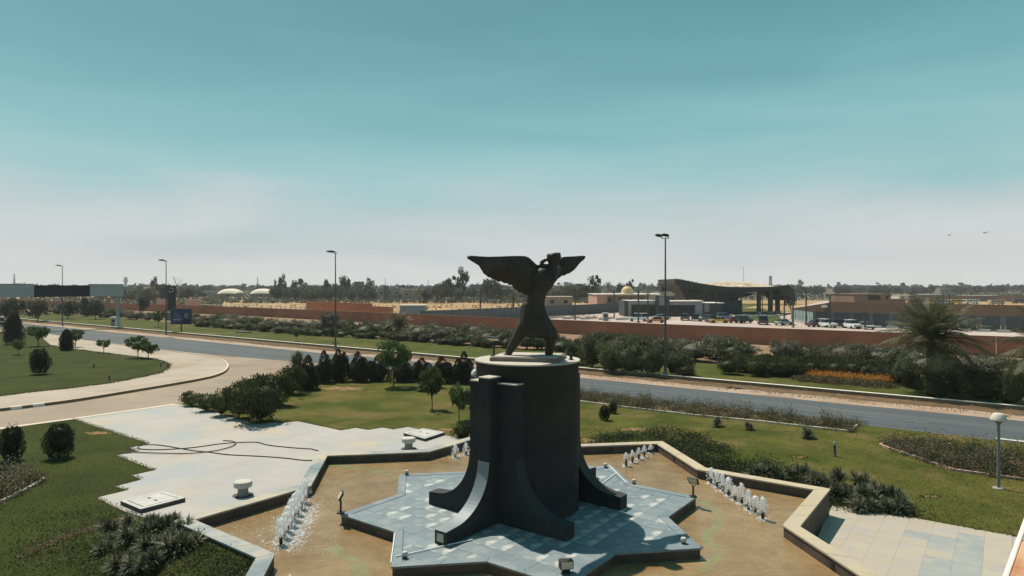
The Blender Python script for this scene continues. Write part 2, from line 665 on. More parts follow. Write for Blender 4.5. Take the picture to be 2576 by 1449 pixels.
leafmat('leaf_dark', (.014, .020, .008), (.036, .046, .016))
leafmat('leaf_hedge', (.028, .038, .012), (.072, .084, .028))
leafmat('leaf_mid', (.045, .062, .018), (.105, .125, .045))
leafmat('leaf_light', (.055, .085, .022), (.12, .16, .055))
leafmat('leaf_grey', (.095, .096, .064), (.215, .195, .145), (.38, .30, .27), trans=.45)
leafmat('leaf_oleander', (.048, .060, .026), (.105, .115, .056), (.28, .24, .21))
leafmat('leaf_far', (.075, .075, .052), (.13, .125, .088))
leafmat('leaf_far_dark', (.040, .047, .036), (.078, .082, .060))
leafmat('leaf_cypress', (.024, .024, .013), (.060, .052, .028))
leafmat('leaf_yucca', (.055, .066, .038), (.13, .14, .085), (.34, .30, .22), trans=.25)
leafmat('leaf_palm', (.060, .068, .032), (.135, .135, .07), (.30, .27, .18), trans=.3)
leafmat('leaf_bed', (.060, .058, .022), (.13, .105, .05), (.24, .13, .06))
leafmat('leaf_cover', (.028, .040, .012), (.060, .074, .024))
leafmat('petal_orange', (.38, .15, .03), (.55, .28, .04), (.45, .3, .08), trans=.3)
leafmat('petal_white', (.60, .58, .52), (.72, .70, .66), trans=.3)
leafmat('petal_red', (.40, .10, .04), (.52, .20, .08), trans=.3)
leafmat('grass_blade', (.070, .088, .018), (.12, .125, .032), (.19, .15, .06), trans=.6)
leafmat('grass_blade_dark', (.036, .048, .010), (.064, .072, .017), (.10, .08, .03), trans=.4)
leafmat('straw', (.16, .115, .06), (.26, .19, .11), trans=.2)


def water_material():
    m = bpy.data.materials.new('murky_water')
    MATS['murky_water'] = m
    m.use_nodes = True
    t = m.node_tree
    b = t.nodes['Principled BSDF']
    tc = t.nodes.new('ShaderNodeTexCoord')
    n = t.nodes.new('ShaderNodeTexNoise')
    n.inputs['Scale'].default_value = .7
    n.inputs['Detail'].default_value = 8
    n.inputs['Roughness'].default_value = .65
    t.links.new(tc.outputs['Object'], n.inputs['Vector'])
    r = t.nodes.new('ShaderNodeValToRGB')
    r.color_ramp.elements[0].position = .35
    r.color_ramp.elements[1].position = .68
    r.color_ramp.elements[0].color = (.185, .118, .056, 1)
    r.color_ramp.elements[1].color = (.285, .198, .104, 1)
    t.links.new(n.outputs['Fac'], r.inputs[0])
    t.links.new(r.outputs[0], b.inputs['Base Color'])
    b.inputs['Roughness'].default_value = .12
    b.inputs['IOR'].default_value = 1.33
    b.inputs['Specular IOR Level'].default_value = .32
    w = t.nodes.new('ShaderNodeTexNoise')
    w.inputs['Scale'].default_value = 5.5
    w.inputs['Detail'].default_value = 3
    w.inputs['Distortion'].default_value = .4
    mp = t.nodes.new('ShaderNodeMapping')
    mp.inputs['Scale'].default_value = (.6, 1.4, 1)
    t.links.new(tc.outputs['Object'], mp.inputs[0])
    t.links.new(mp.outputs[0], w.inputs['Vector'])
    bp = t.nodes.new('ShaderNodeBump')
    bp.inputs['Strength'].default_value = .6
    bp.inputs['Distance'].default_value = .05
    t.links.new(w.outputs['Fac'], bp.inputs['Height'])
    t.links.new(bp.outputs[0], b.inputs['Normal'])


def plume_material():
    m = bpy.data.materials.new('spray')
    MATS['spray'] = m
    m.use_nodes = True
    t = m.node_tree
    b = t.nodes['Principled BSDF']
    b.inputs['Base Color'].default_value = (.86, .88, .90, 1)
    b.inputs['Roughness'].default_value = .35
    tr = t.nodes.new('ShaderNodeBsdfTranslucent')
    tr.inputs[0].default_value = (.9, .92, .94, 1)
    mx = t.nodes.new('ShaderNodeMixShader')
    mx.inputs[0].default_value = .5
    t.links.new(b.outputs[0], mx.inputs[1])
    t.links.new(tr.outputs[0], mx.inputs[2])
    tc = t.nodes.new('ShaderNodeTexCoord')
    mp = t.nodes.new('ShaderNodeMapping')
    mp.inputs['Scale'].default_value = (1, 1, .28)
    n = t.nodes.new('ShaderNodeTexNoise')
    n.inputs['Scale'].default_value = 26
    n.inputs['Detail'].default_value = 4
    t.links.new(tc.outputs['Object'], mp.inputs[0])
    t.links.new(mp.outputs[0], n.inputs['Vector'])
    r = t.nodes.new('ShaderNodeValToRGB')
    r.color_ramp.elements[0].position = .36
    r.color_ramp.elements[0].color = (.25, .25, .25, 1)
    r.color_ramp.elements[1].position = .54
    t.links.new(n.outputs['Fac'], r.inputs[0])
    cl = t.nodes.new('ShaderNodeBsdfTransparent')
    m2 = t.nodes.new('ShaderNodeMixShader')
    t.links.new(r.outputs[0], m2.inputs[0])
    t.links.new(cl.outputs[0], m2.inputs[1])
    t.links.new(mx.outputs[0], m2.inputs[2])
    t.links.new(m2.outputs[0], t.nodes['Material Output'].inputs[0])


def plaza_material(name, sx, rot, lines):
    """pale paving; lines = strength of the joints"""
    m = mat(name, (.345, .325, .315), (.40, .37, .335), .35, .8, .12, 40, .25, c3=(.43, .36, .26), s3=.16, t3=(.52, .68))
    t = m.node_tree
    b = t.nodes['Principled BSDF']
    base = b.inputs['Base Color'].links[0].from_socket
    tc = t.nodes.new('ShaderNodeTexCoord')
    mp = t.nodes.new('ShaderNodeMapping')
    mp.inputs['Rotation'].default_value = (0, 0, rot)
    t.links.new(tc.outputs['Object'], mp.inputs[0])
    br = t.nodes.new('ShaderNodeTexBrick')
    br.offset = 0
    br.inputs['Scale'].default_value = 1
    br.inputs['Mortar Size'].default_value = .012
    br.inputs['Brick Width'].default_value = sx
    br.inputs['Row Height'].default_value = sx
    br.inputs['Color1'].default_value = (.93, .95, .97, 1)
    br.inputs['Color2'].default_value = (1, 1, 1, 1)
    br.inputs['Mortar'].default_value = (1 - lines, 1 - lines, 1 - lines, 1)
    t.links.new(mp.outputs[0], br.inputs['Vector'])
    mx = t.nodes.new('ShaderNodeMixRGB')
    mx.blend_type = 'MULTIPLY'
    mx.inputs[0].default_value = 1
    t.links.new(base, mx.inputs[1])
    t.links.new(br.outputs['Color'], mx.inputs[2])
    # bluish worn patches
    n = t.nodes.new('ShaderNodeTexNoise')
    n.inputs['Scale'].default_value = .28
    n.inputs['Detail'].default_value = 5
    t.links.new(tc.outputs['Object'], n.inputs['Vector'])
    r = t.nodes.new('ShaderNodeValToRGB')
    r.color_ramp.elements[0].position = .50
    r.color_ramp.elements[1].position = .66
    t.links.new(n.outputs['Fac'], r.inputs[0])
    m2 = t.nodes.new('ShaderNodeMixRGB')
    t.links.new(r.outputs[0], m2.inputs[0])
    t.links.new(mx.outputs[0], m2.inputs[1])
    m2.inputs[2].default_value = (.315, .325, .335, 1)
    t.links.new(m2.outputs[0], b.inputs['Base Color'])


def tile_material(name, c1, c2, blotch, amount):
    m = bpy.data.materials.new(name)
    MATS[name] = m
    m.use_nodes = True
    t = m.node_tree
    b = t.nodes['Principled BSDF']
    b.inputs['Roughness'].default_value = .55
    b.inputs['Specular IOR Level'].default_value = .4
    oi = t.nodes.new('ShaderNodeObjectInfo')
    r = t.nodes.new('ShaderNodeValToRGB')
    r.color_ramp.elements[0].color = (*c1, 1)
    r.color_ramp.elements[1].color = (*c2, 1)
    t.links.new(oi.outputs['Random'], r.inputs[0])
    tc = t.nodes.new('ShaderNodeTexCoord')
    n = t.nodes.new('ShaderNodeTexNoise')
    n.inputs['Scale'].default_value = 1.7
    n.inputs['Detail'].default_value = 2.5
    t.links.new(tc.outputs['Object'], n.inputs['Vector'])
    r2 = t.nodes.new('ShaderNodeValToRGB')
    r2.color_ramp.elements[0].position = .50
    r2.color_ramp.elements[1].position = .66
    t.links.new(n.outputs['Fac'], r2.inputs[0])
    ml = t.nodes.new('ShaderNodeMath')
    ml.operation = 'MULTIPLY'
    ml.inputs[1].default_value = amount
    t.links.new(r2.outputs[0], ml.inputs[0])
    mx = t.nodes.new('ShaderNodeMixRGB')
    t.links.new(ml.outputs[0], mx.inputs[0])
    t.links.new(r.outputs[0], mx.inputs[1])
    mx.inputs[2].default_value = (*blotch, 1)
    t.links.new(mx.outputs[0], b.inputs['Base Color'])


water_material()
plume_material()
plaza_material('plaza_paving', .64, .45, .10)
tile_material('tile_blue', (.135, .178, .198), (.205, .248, .262), (.50, .485, .46), .8)
tile_material('tile_band', (.125, .165, .19), (.17, .215, .235), (.30, .31, .31), .35)
tile_material('slab_cream', (.375, .325, .26), (.40, .35, .285), (.345, .325, .31), .8)
tile_material('slab_blue', (.25, .275, .275), (.30, .31, .30), (.37, .335, .285), .8)

# ------------------------------------------------------------------ the ground
E_ = Vector((0.7923, -0.6101, 0))           # along the main road
N_ = Vector((-0.6101, -0.7923, 0))          # across it, towards the camera


def K(s, o):
    p = Vector((6.9, 67, 0)) + E_ * s + N_ * o
    return (p.x, p.y)


bm_ = MB()
bm_.add([(-4000, -300, -.25), (4000, -300, -.25), (4000, 7000, -.25), (-4000, 7000, -.25)], [(0, 1, 2, 3)])
struct('ground', bm_, 'farland')

WALL = [(-700, 690), (-420, 460), (-260, 333), (-145, 245), (-75, 192), (0, 128.8), (25.8, 106), (39.9, 95), (59.5, 80.6), (110, 42), (170, -4)]
bm_ = sheet([(x, y - 1) for x, y in WALL] + [(170, -40), (-60, -40), (-700, 100)], -.08)
struct('garden_soil', bm_, 'dirt')
sand = [(x, y + 1) for x, y in WALL[:-1]] + [(520, 300), (420, 400), (150, 420), (-100, 450), (-300, 560), (-900, 1000)]
struct('sandy_field', sheet(sand, -.16), 'sand')

# parking lot beyond the long wall
lot = [(-18, 147), (38, 226), (60, 232), (92, 232), (74, 172), (70, 146), (100, 122), (118, 100), (112, 46), (60, 85), (26, 111), (0, 134)]
struct('parking_lot', sheet(lot, -.06), 'lot')
grass_c = [(64, 147), (72, 175), (86, 215), (100, 260), (84, 268), (72, 232), (66, 190), (60, 158)]
struct('gate_lawn', sheet(grass_c, -.03), 'verge_lawn')
struct('back_lawn', sheet([(74, 232), (112, 300), (150, 330), (92, 345), (76, 280)], -.10), 'verge_lawn')
struct('gate_road', sheet([(72, 172), (90, 214), (125, 285), (190, 400), (202, 395), (140, 285), (98, 210), (76, 168)], -.02), 'lot')

# verge lawn between kerb and shrubs
struct('verge_lawn', sheet([K(s, -.1) for s in (-500, -200, -60, 0, 60, 130)] + [K(130, -12), K(40, -11), K(0, -14), K(-60, -16), K(-200, -20), K(-500, -24)], -.02), 'verge_lawn')
# main road with its dirt verge and pale shoulder
struct('road_verge', sheet([K(-520, 0), K(140, 0), K(140, 3.2), K(-520, 3.2)], -.045), 'verge_dirt')
rough_edge = [K(s, 2.4 + RND.uniform(-.35, .35) + (.7 if s < -30 else 0)) for s in range(-520, 141, 3)]
struct('road_shoulder', sheet(rough_edge + [K(140, 6.2), K(-520, 6.2)], -.035), 'shoulder')
asph = [K(s, 4.8 + (.8 if s < -30 else 0) + RND.uniform(-.12, .12)) for s in range(-520, 141, 5)]
asph += [K(140, 12.2), K(-12, 12.2), K(-24, 12.6), K(-33, 13.6), K(-44, 15.0), K(-60, 16.0), K(-90, 15.0), K(-520, 15.0)]
struct('main_road', sheet(asph, -.025), 'asphalt')
mb = MB()
for s0, s1 in ((22, 31),):
    mb.add([(*K(s0, 9.0), -.020), (*K(s0, 9.12), -.020), (*K(s1, 9.12), -.020), (*K(s1, 9.0), -.020)], [(0, 1, 2, 3)])
struct('road_marking', mb, 'marking')

# side road (pale concrete) sweeping into the junction
side = [G(0, 1084), G(183, 1054), G(440, 1017), G(470, 1012), G(560, 985), G(640, 950), G(700, 935), G(800, 925), G(860, 930), K(-8, 12.1), K(-20, 12.1),
        K(-32, 12.6), K(-44, 13.5), K(-60, 14.5), K(-72, 14.6), G(420, 890), G(300, 930), G(0, 990), G(-400, 1010), G(-400, 1140)]
struct('side_road', sheet(side, -.04), 'pale_road')

# the island with its rounded kerb, on the far side of the side road
isl_u = [(215, 855), (260, 861), (315, 868), (400, 879), (460, 886), (500, 891), (535, 897), (558, 903.5), (571, 911), (575, 919), (571, 928), (560, 936), (535, 945),
         (500, 952.5), (450, 961.5), (400, 970), (330, 981.5), (250, 994.5), (175, 1006), (90, 1017), (0, 1027.5), (-150, 1044), (-400, 1070)]
isl = [G(u, v, .16) for u, v in isl_u]
isl_poly = isl + [G(-400, 900), G(-300, 845), G(60, 832), G(150, 846)]
struct('island_path', sheet(isl_poly, .13), 'sidewalk')
isl_s = smooth_path([(x, y, 0) for x, y in isl], 24)
kerb = struct('island_kerb', sheet([isl[0], isl[1], isl[2]], .0), 'kerb_brown')
acc, last, cur, n_st = 0, isl_s[0], [isl_s[0]], 0
white_u = [(35, 1023), (94, 1016.5)]
white_p = [Vector((*G(u, v, .16), 0)) for u, v in white_u]
for p in isl_s[1:]:
    cur.append(p)
    acc += (p - last).length
    last = p
    if acc >= .62:
        mid = cur[len(cur) // 2]
        white = min((mid - w).length for w in white_p) < .36
        mb = MB()
        ins = []
        for i, q in enumerate(cur):
            d = (cur[min(i + 1, len(cur) - 1)] - cur[max(i - 1, 0)]).normalized()
            nn = Vector((d.y, -d.x, 0))
            ins.append((q - nn * .02, q + nn * .20))
        poly = [(a.x, a.y) for a, b in ins] + [(b.x, b.y) for a, b in reversed(ins)]
        mb.prism(poly, -.1, .17 if not white else .18)
        part('kerb_stone', mb, 'kerb_block' if white else 'kerb_brown', kerb, bevel=.015)
        cur, acc = [p], 0
mb = MB()
pp = [(*q, .0) for q in [(p.x, p.y) for p in isl_s]]
for i in range(len(isl_s) - 1):
    a, b = isl_s[i], isl_s[i + 1]
    d = (b - a).normalized()
    nn = Vector((d.y, -d.x, 0))
    mb.add([(a.x, a.y, .176), (b.x, b.y, .176), ((b + nn * .18).x, (b + nn * .18).y, .176), ((a + nn * .18).x, (a + nn * .18).y, .176)], [(0, 1, 2, 3)])
part('kerb_top', mb, 'coping_pale', kerb)
gl_u = [(127, 869), (187, 878), (250, 886.5), (312, 894), (375, 901.5), (410, 908.5), (424, 916.5), (422, 926), (400, 939), (350, 950), (275, 964), (175, 976.5), (75, 986.5),
        (0, 996.5), (-300, 1030), (-330, 850), (40, 832), (100, 845)]
gl = [G(u, v, .15) for u, v in gl_u]
gl2 = []
for i in range(len(gl)):
    a, b = gl[i], gl[(i + 1) % len(gl)]
    m_ = 10 if i < 14 else 1
    for k in range(m_):
        t = k / m_
        gl2.append((a[0] + (b[0] - a[0]) * t + (RND.uniform(-.12, .12) if m_ > 1 else 0), a[1] + (b[1] - a[1]) * t + (RND.uniform(-.25, .25) if m_ > 1 else 0)))
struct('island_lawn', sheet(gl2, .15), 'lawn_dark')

# near lawns
near = [G(-700, 1230), G(0, 1079.5), G(183, 1055), G(440, 1018.5), G(470, 1013), G(560, 985), G(640, 953), G(700, 942), G(800, 932), K(-12, 12.35), K(20, 12.35), K(60, 12.35),
        K(85, 12.35), (66, -14), (-40, -14), (-50, 5)]
struct('lawn', sheet(near, 0.0), 'lawn')
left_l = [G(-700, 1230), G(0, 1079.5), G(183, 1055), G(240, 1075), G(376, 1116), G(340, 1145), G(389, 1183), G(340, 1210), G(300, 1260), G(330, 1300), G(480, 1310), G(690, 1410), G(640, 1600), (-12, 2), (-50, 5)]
struct('darker_lawn', sheet(left_l, .006), 'lawn_dark')  # lawn of a darker green

# road edge lines of the near side
mb = MB()
for s0, s1 in ((34.5, 100),):
    a, b, c, d = K(s0, 12.15), K(s1, 12.15), K(s1, 12.4), K(s0, 12.4)
    mb.prism([a, b, c, d], -.05, .1)
struct('near_kerb', mb, 'kerb_white')
mb = MB()
mb.prism([G(-500, 1155), G(0, 1078), G(183, 1053.6), G(440, 1017), G(440, 1020), G(183, 1056.5), G(0, 1081.5), G(-500, 1160)], -.05, .05)
struct('side_kerb', mb, 'coping_pale')
kerb = struct('far_kerb', MB().prism([K(-520, -.22), K(140, -.22), K(140, -.02), K(-520, -.02)], -.06, .20), 'kerb_brown')
mb = MB().prism([K(-520, -.36), K(140, -.36), K(140, 0), K(-520, 0)], .203, .235)
part('kerb_top', mb, 'kerb_white', kerb)

# plaza (left one with its stepped edges, right one)
z_u = [(440, 1017), (183, 1053.6), (376, 1116), (327, 1126.3), (348, 1137), (292, 1145), (389.5, 1183), (331.5, 1195.7), (356, 1206.4), (290, 1223.8), (322, 1233), (242, 1252),
       (276.5, 1269), (302, 1282.7), (354, 1299.5), (391, 1307), (418.5, 1311.8), (480, 1330), (700, 1440), (900, 1300), (1150, 1180), (1300, 1120), (1180, 1104), (1160, 1103), (1117.5, 1095), (1070, 1084), (1026, 1074),
       (989, 1080.5), (961.7, 1075.6), (926.6, 1081.7), (894.5, 1076.5), (858, 1083), (749, 1059.7), (703.6, 1065), (696, 1062), (644, 1067), (560, 1042), (458, 1018)]
struct('plaza', MB().prism([G(u, v, .03) for u, v in z_u], -.1, .03), 'plaza_paving')
rp = [G(2095, 1273), G(2176, 1282.7), G(2268, 1298), G(2555, 1351.5), G(2800, 1395), (17, 12), (17, 2), (0, 2), (2, 12), (7, 17), (9.3, 20.5), (11.0, 23.2)]
right_plaza = struct('plaza', MB().prism([(x, y) for x, y in rp], -.1, .012), 'plaza_paving')
rot = math.atan2(G(2555, 1351.5)[1] - G(2176, 1282.7)[1], G(2555, 1351.5)[0] - G(2176, 1282.7)[0])
o0 = Vector((*G(2176, 1282.7), 0))
ex, ey = Vector((math.cos(rot), math.sin(rot), 0)), Vector((math.sin(rot), -math.cos(rot), 0))
loc = [((Vector((*p, 0)) - o0).dot(ex), (Vector((*p, 0)) - o0).dot(ey)) for p in rp]
T = .74
for i in range(-5, 12):
    for j in range(0, 16):
        c = clip(loc, i * T + .002, (i + 1) * T - .002, j * T + .002, (j + 1) * T - .002)
        if len(c) < 3 or area(c) < .04:
            continue
        w = [o0 + ex * a + ey * b for a, b in c]
        m = w[0]
        if m.y < 13.5 or m.x > 17:
            continue
        cu = CX + m.x / m.y * FPX
        cv = CY + CAM_H * FPX / m.y
        if cv > 1520 or cu > 2680:
            continue
        blue = 2335 < cu < 2500 and cv > 1342 and RND.random() < .75
        mb = MB().prism([(p.x, p.y) for p in w], -.05, .03 + RND.uniform(-.0012, .0012))
        part('paving_slab', mb, 'slab_blue' if blue else 'slab_cream', right_plaza)

# ------------------------------------------------------------------ fountain pool and star platform
SX, SY, TH = .47, 22.56, .1458
RI, RO, KN = 6.22, 10.75, .768
ZP, ZW, ZWAT = .95, 1.0, .62


def star(R, k=KN, th=TH):
    out = []
    for i in range(16):
        a = th + i * math.pi / 8
        r = R if i % 2 == 0 else R * k
        out.append((SX + r * math.cos(a), SY + r * math.sin(a)))
    return out


pool = thing('fountain_pool', 'eight pointed star shaped fountain pool with low stone wall', 'fountain pool', (SX, SY, 0))


def rel(pts, z=None):
    return [(p[0] - SX, p[1] - SY) for p in pts]


t_w = .47
RO2 = RO * (1 + t_w / (RO * math.cos(math.pi / 4)))
s_in, s_out = rel(star(RO)), rel(star(RO2))
s_in2, s_out2 = rel(star(RO * 1.004)), rel(star(RO2 * .996))
mb = MB()
for i in range(16):
    j = (i + 1) % 16
    a, b, c, d = s_in2[i], s_in2[j], s_out2[j], s_out2[i]
    mb.add([(*a, .5), (*b, .5), (*b, ZW - .06), (*a, ZW - .06)], [(0, 1, 2, 3)])
    mb.add([(*d, -.1), (*c, -.1), (*c, ZW - .06), (*d, ZW - .06)], [(3, 2, 1, 0)])
    mb.add([(*a, ZW - .06), (*b, ZW - .06), (*c, ZW - .06), (*d, ZW - .06)], [(0, 1, 2, 3)])
part('pool_wall', mb, 'pool_side', pool)
for i in range(16):
    j = (i + 1) % 16
    n = 4
    for k in range(n):
        q = []
        for t, (p0, p1) in ((k / n, (s_in[i], s_in[j])), ((k + 1) / n, (s_in[i], s_in[j])), ((k + 1) / n, (s_out[i], s_out[j])), (k / n, (s_out[i], s_out[j]))):
            q.append(Vector((p0[0] + (p1[0] - p0[0]) * t, p0[1] + (p1[1] - p0[1]) * t, 0)))
        ctr = sum(q, Vector()) / 4
        wy = ctr.y + SY
        if wy < 14.2 or CY + 7.45 * FPX / wy > 1520:
            continue
        e = (q[1] - q[0]).normalized() * .006
        q = [q[0] + e, q[1] - e, q[2] - e, q[3] + e]
        mb = MB().prism([(p.x, p.y) for p in q], ZW - .062, ZW + RND.uniform(-.003, .003))
        part('coping_slab', mb, 'coping_blue' if ctr.x < .5 else 'coping_cream', pool, bevel=.006)
# wall lights set into the inner face
for i, t in ((6, .45), (4, .55), (2, .5), (1, .55), (15, .5), (14, .45)):
    j = (i + 1) % 16
    p = Vector((*s_in[i], 0)).lerp(Vector((*s_in[j], 0)), t)
    d = (Vector((*s_in[j], 0)) - Vector((*s_in[i], 0))).normalized()
    mb = MB().box((p.x, p.y, .80), (.20, .03, .10), math.atan2(d.y, d.x))
    part('wall_light', mb, 'lamp_body', pool)

water = struct('pool_water', sheet(star(RO * 1.003), ZWAT), 'murky_water')
for pts in ([(1335, 1380), (1345, 1386)],):
    pass


def ribbon(path, w, z):
    path = smooth_path([(*p, 0) for p in path], 6)
    mb = MB()
    vs = []
    for i, p in enumerate(path):
        d = (path[min(i + 1, len(path) - 1)] - path[max(i - 1, 0)]).normalized()
        nn = Vector((-d.y, d.x, 0)) * w * .5 * (1 if 0 < i < len(path) - 1 else .3) * (1 + .16 * math.sin(i * .9) + .12 * math.sin(i * .37 + 1))
        vs += [(*(p + nn).xy, z), (*(p - nn).xy, z)]
    mb.add(vs, [(2 * i, 2 * i + 1, 2 * i + 3, 2 * i + 2) for i in range(len(path) - 1)])
    return mb


def stain_material():
    m = bpy.data.materials.new('algae')
    MATS['algae'] = m
    m.use_nodes = True
    t = m.node_tree
    b = t.nodes['Principled BSDF']
    b.inputs['Base Color'].default_value = (.31, .34, .17, 1)
    b.inputs['Roughness'].default_value = .25
    tc = t.nodes.new('ShaderNodeTexCoord')
    n = t.nodes.new('ShaderNodeTexNoise')
    n.inputs['Scale'].default_value = 2.2
    n.inputs['Detail'].default_value = 5
    t.links.new(tc.outputs['Object'], n.inputs['Vector'])
    r = t.nodes.new('ShaderNodeValToRGB')
    r.color_ramp.elements[0].position = .25
    r.color_ramp.elements[1].position = .62
    r.color_ramp.elements[1].color = (.52, .52, .52, 1)
    t.links.new(n.outputs['Fac'], r.inputs[0])
    tr = t.nodes.new('ShaderNodeBsdfTransparent')
    mx = t.nodes.new('ShaderNodeMixShader')
    t.links.new(r.outputs[0], mx.inputs[0])
    t.links.new(tr.outputs[0], mx.inputs[1])
    t.links.new(b.outputs[0], mx.inputs[2])
    t.links.new(mx.outputs[0], t.nodes['Material Output'].inputs[0])


stain_material()
for pth, w in (([(830, 1376), (860, 1392), (885, 1412), (905, 1436), (912, 1470)], .42),
               ([(825, 1166), (880, 1174), (930, 1182), (985, 1194)], .5),
               ([(1768, 1262), (1795, 1280), (1808, 1300), (1800, 1325), (1780, 1345), (1782, 1365), (1802, 1385), (1795, 1410), (1762, 1440)], .36)):
    o = struct('algae_streak', ribbon([G(u, v, ZWAT) for u, v in pth], w, ZWAT + .004), 'algae', kind='stuff')

# star platform: body, edging slabs, square tiles
plat = thing('star_platform', 'eight pointed stone platform with blue grey tiles rising from the pool water', 'platform', (SX, SY, 0))
R_IN = RI * .935
part('platform_body', MB().prism(rel(star(RI * .992)), .3, ZP - .045), 'pool_side', plat)
so, si = rel(star(RI)), rel(star(R_IN))
for i in range(16):
    j = (i + 1) % 16
    for k in range(2):
        q = []
        for t, (p0, p1) in ((k / 2, (si[i], si[j])), ((k + 1) / 2, (si[i], si[j])), ((k + 1) / 2, (so[i], so[j])), (k / 2, (so[i], so[j]))):
            q.append(Vector((p0[0] + (p1[0] - p0[0]) * t, p0[1] + (p1[1] - p0[1]) * t, 0)))
        e = (q[1] - q[0]).normalized() * .005
        q = [q[0] + e, q[1] - e, q[2] - e, q[3] + e]
        part('edging_slab', MB().prism([(p.x, p.y) for p in q], ZP - .06, ZP), 'tile_band', plat, bevel=.005)
rt = TH + math.pi / 4
cs, sn = math.cos(rt), math.sin(rt)
st_loc = [(x * cs + y * sn, -x * sn + y * cs) for x, y in rel(star(R_IN * .997))]
TT = .60
full = None
apo = RI * math.cos(math.pi / 4)
cnt = 0
for i in range(-11, 11):
    for j in range(-11, 11):
        x0, x1, y0, y1 = i * TT + .004, (i + 1) * TT - .004, j * TT + .004, (j + 1) * TT - .004
        mx_, my_ = (x0 + x1) / 2, (y0 + y1) / 2
        if math.hypot(mx_, my_) < 1.15:
            continue
        c = clip(st_loc, x0, x1, y0, y1)
        if len(c) < 3 or area(c) < .015:
            continue
        # the bands that continue the two squares' edges over the platform
        band = False
        for k in range(8):
            a = math.pi / 4 * k
            dd = mx_ * math.cos(a) + my_ * math.sin(a)
            if apo - .78 < dd < apo - .2:
                band = True
        m = 'tile_band' if band else 'tile_blue'
        zt = ZP - .012 + RND.uniform(-.002, .002)
        if abs(area(c) - (TT - .008) ** 2) < 1e-4:
            o = part('paving_tile', MB().prism([(-TT / 2 + .004, -TT / 2 + .004), (TT / 2 - .004, -TT / 2 + .004), (TT / 2 - .004, TT / 2 - .004), (-TT / 2 + .004, TT / 2 - .004)], -.04, 0), m, plat)
            o.location = (mx_ * cs - my_ * sn, mx_ * sn + my_ * cs, zt)
            o.rotation_euler.z = rt
        else:
            w = [(x * cs - y * sn, x * sn + y * cs) for x, y in c]
            part('paving_tile', MB().prism(w, zt - .04, zt), m, plat)
        cnt += 1

# ------------------------------------------------------------------ monument: drum with six curved buttresses
PX, PY = .53, 22.56
RC, ZT = 1.76, 5.93
mon = thing('pedestal', 'tall charcoal stone drum pedestal with flaring curved buttresses on the star platform', 'pedestal', (PX, PY, 0))
mb = MB().lathe([(RC, ZP - .03), (RC, ZT - .10), (RC + .02, ZT - .09), (RC + .02, ZT)], 96)
part('drum', mb, 'charcoal', mon)
part('drum_top', MB().lathe([(RC + .045, ZT + .003), (RC + .045, ZT + .045)], 96), 'cap_stone', mon)


def flare(x_top, x_end, z_hi, z_lo, n=18):
    a, b = x_end - x_top, z_hi - z_lo
    return [(x_end - a * math.sin(f), z_hi - b * math.cos(f)) for f in [math.pi / 2 * k / n for k in range(n + 1)]]


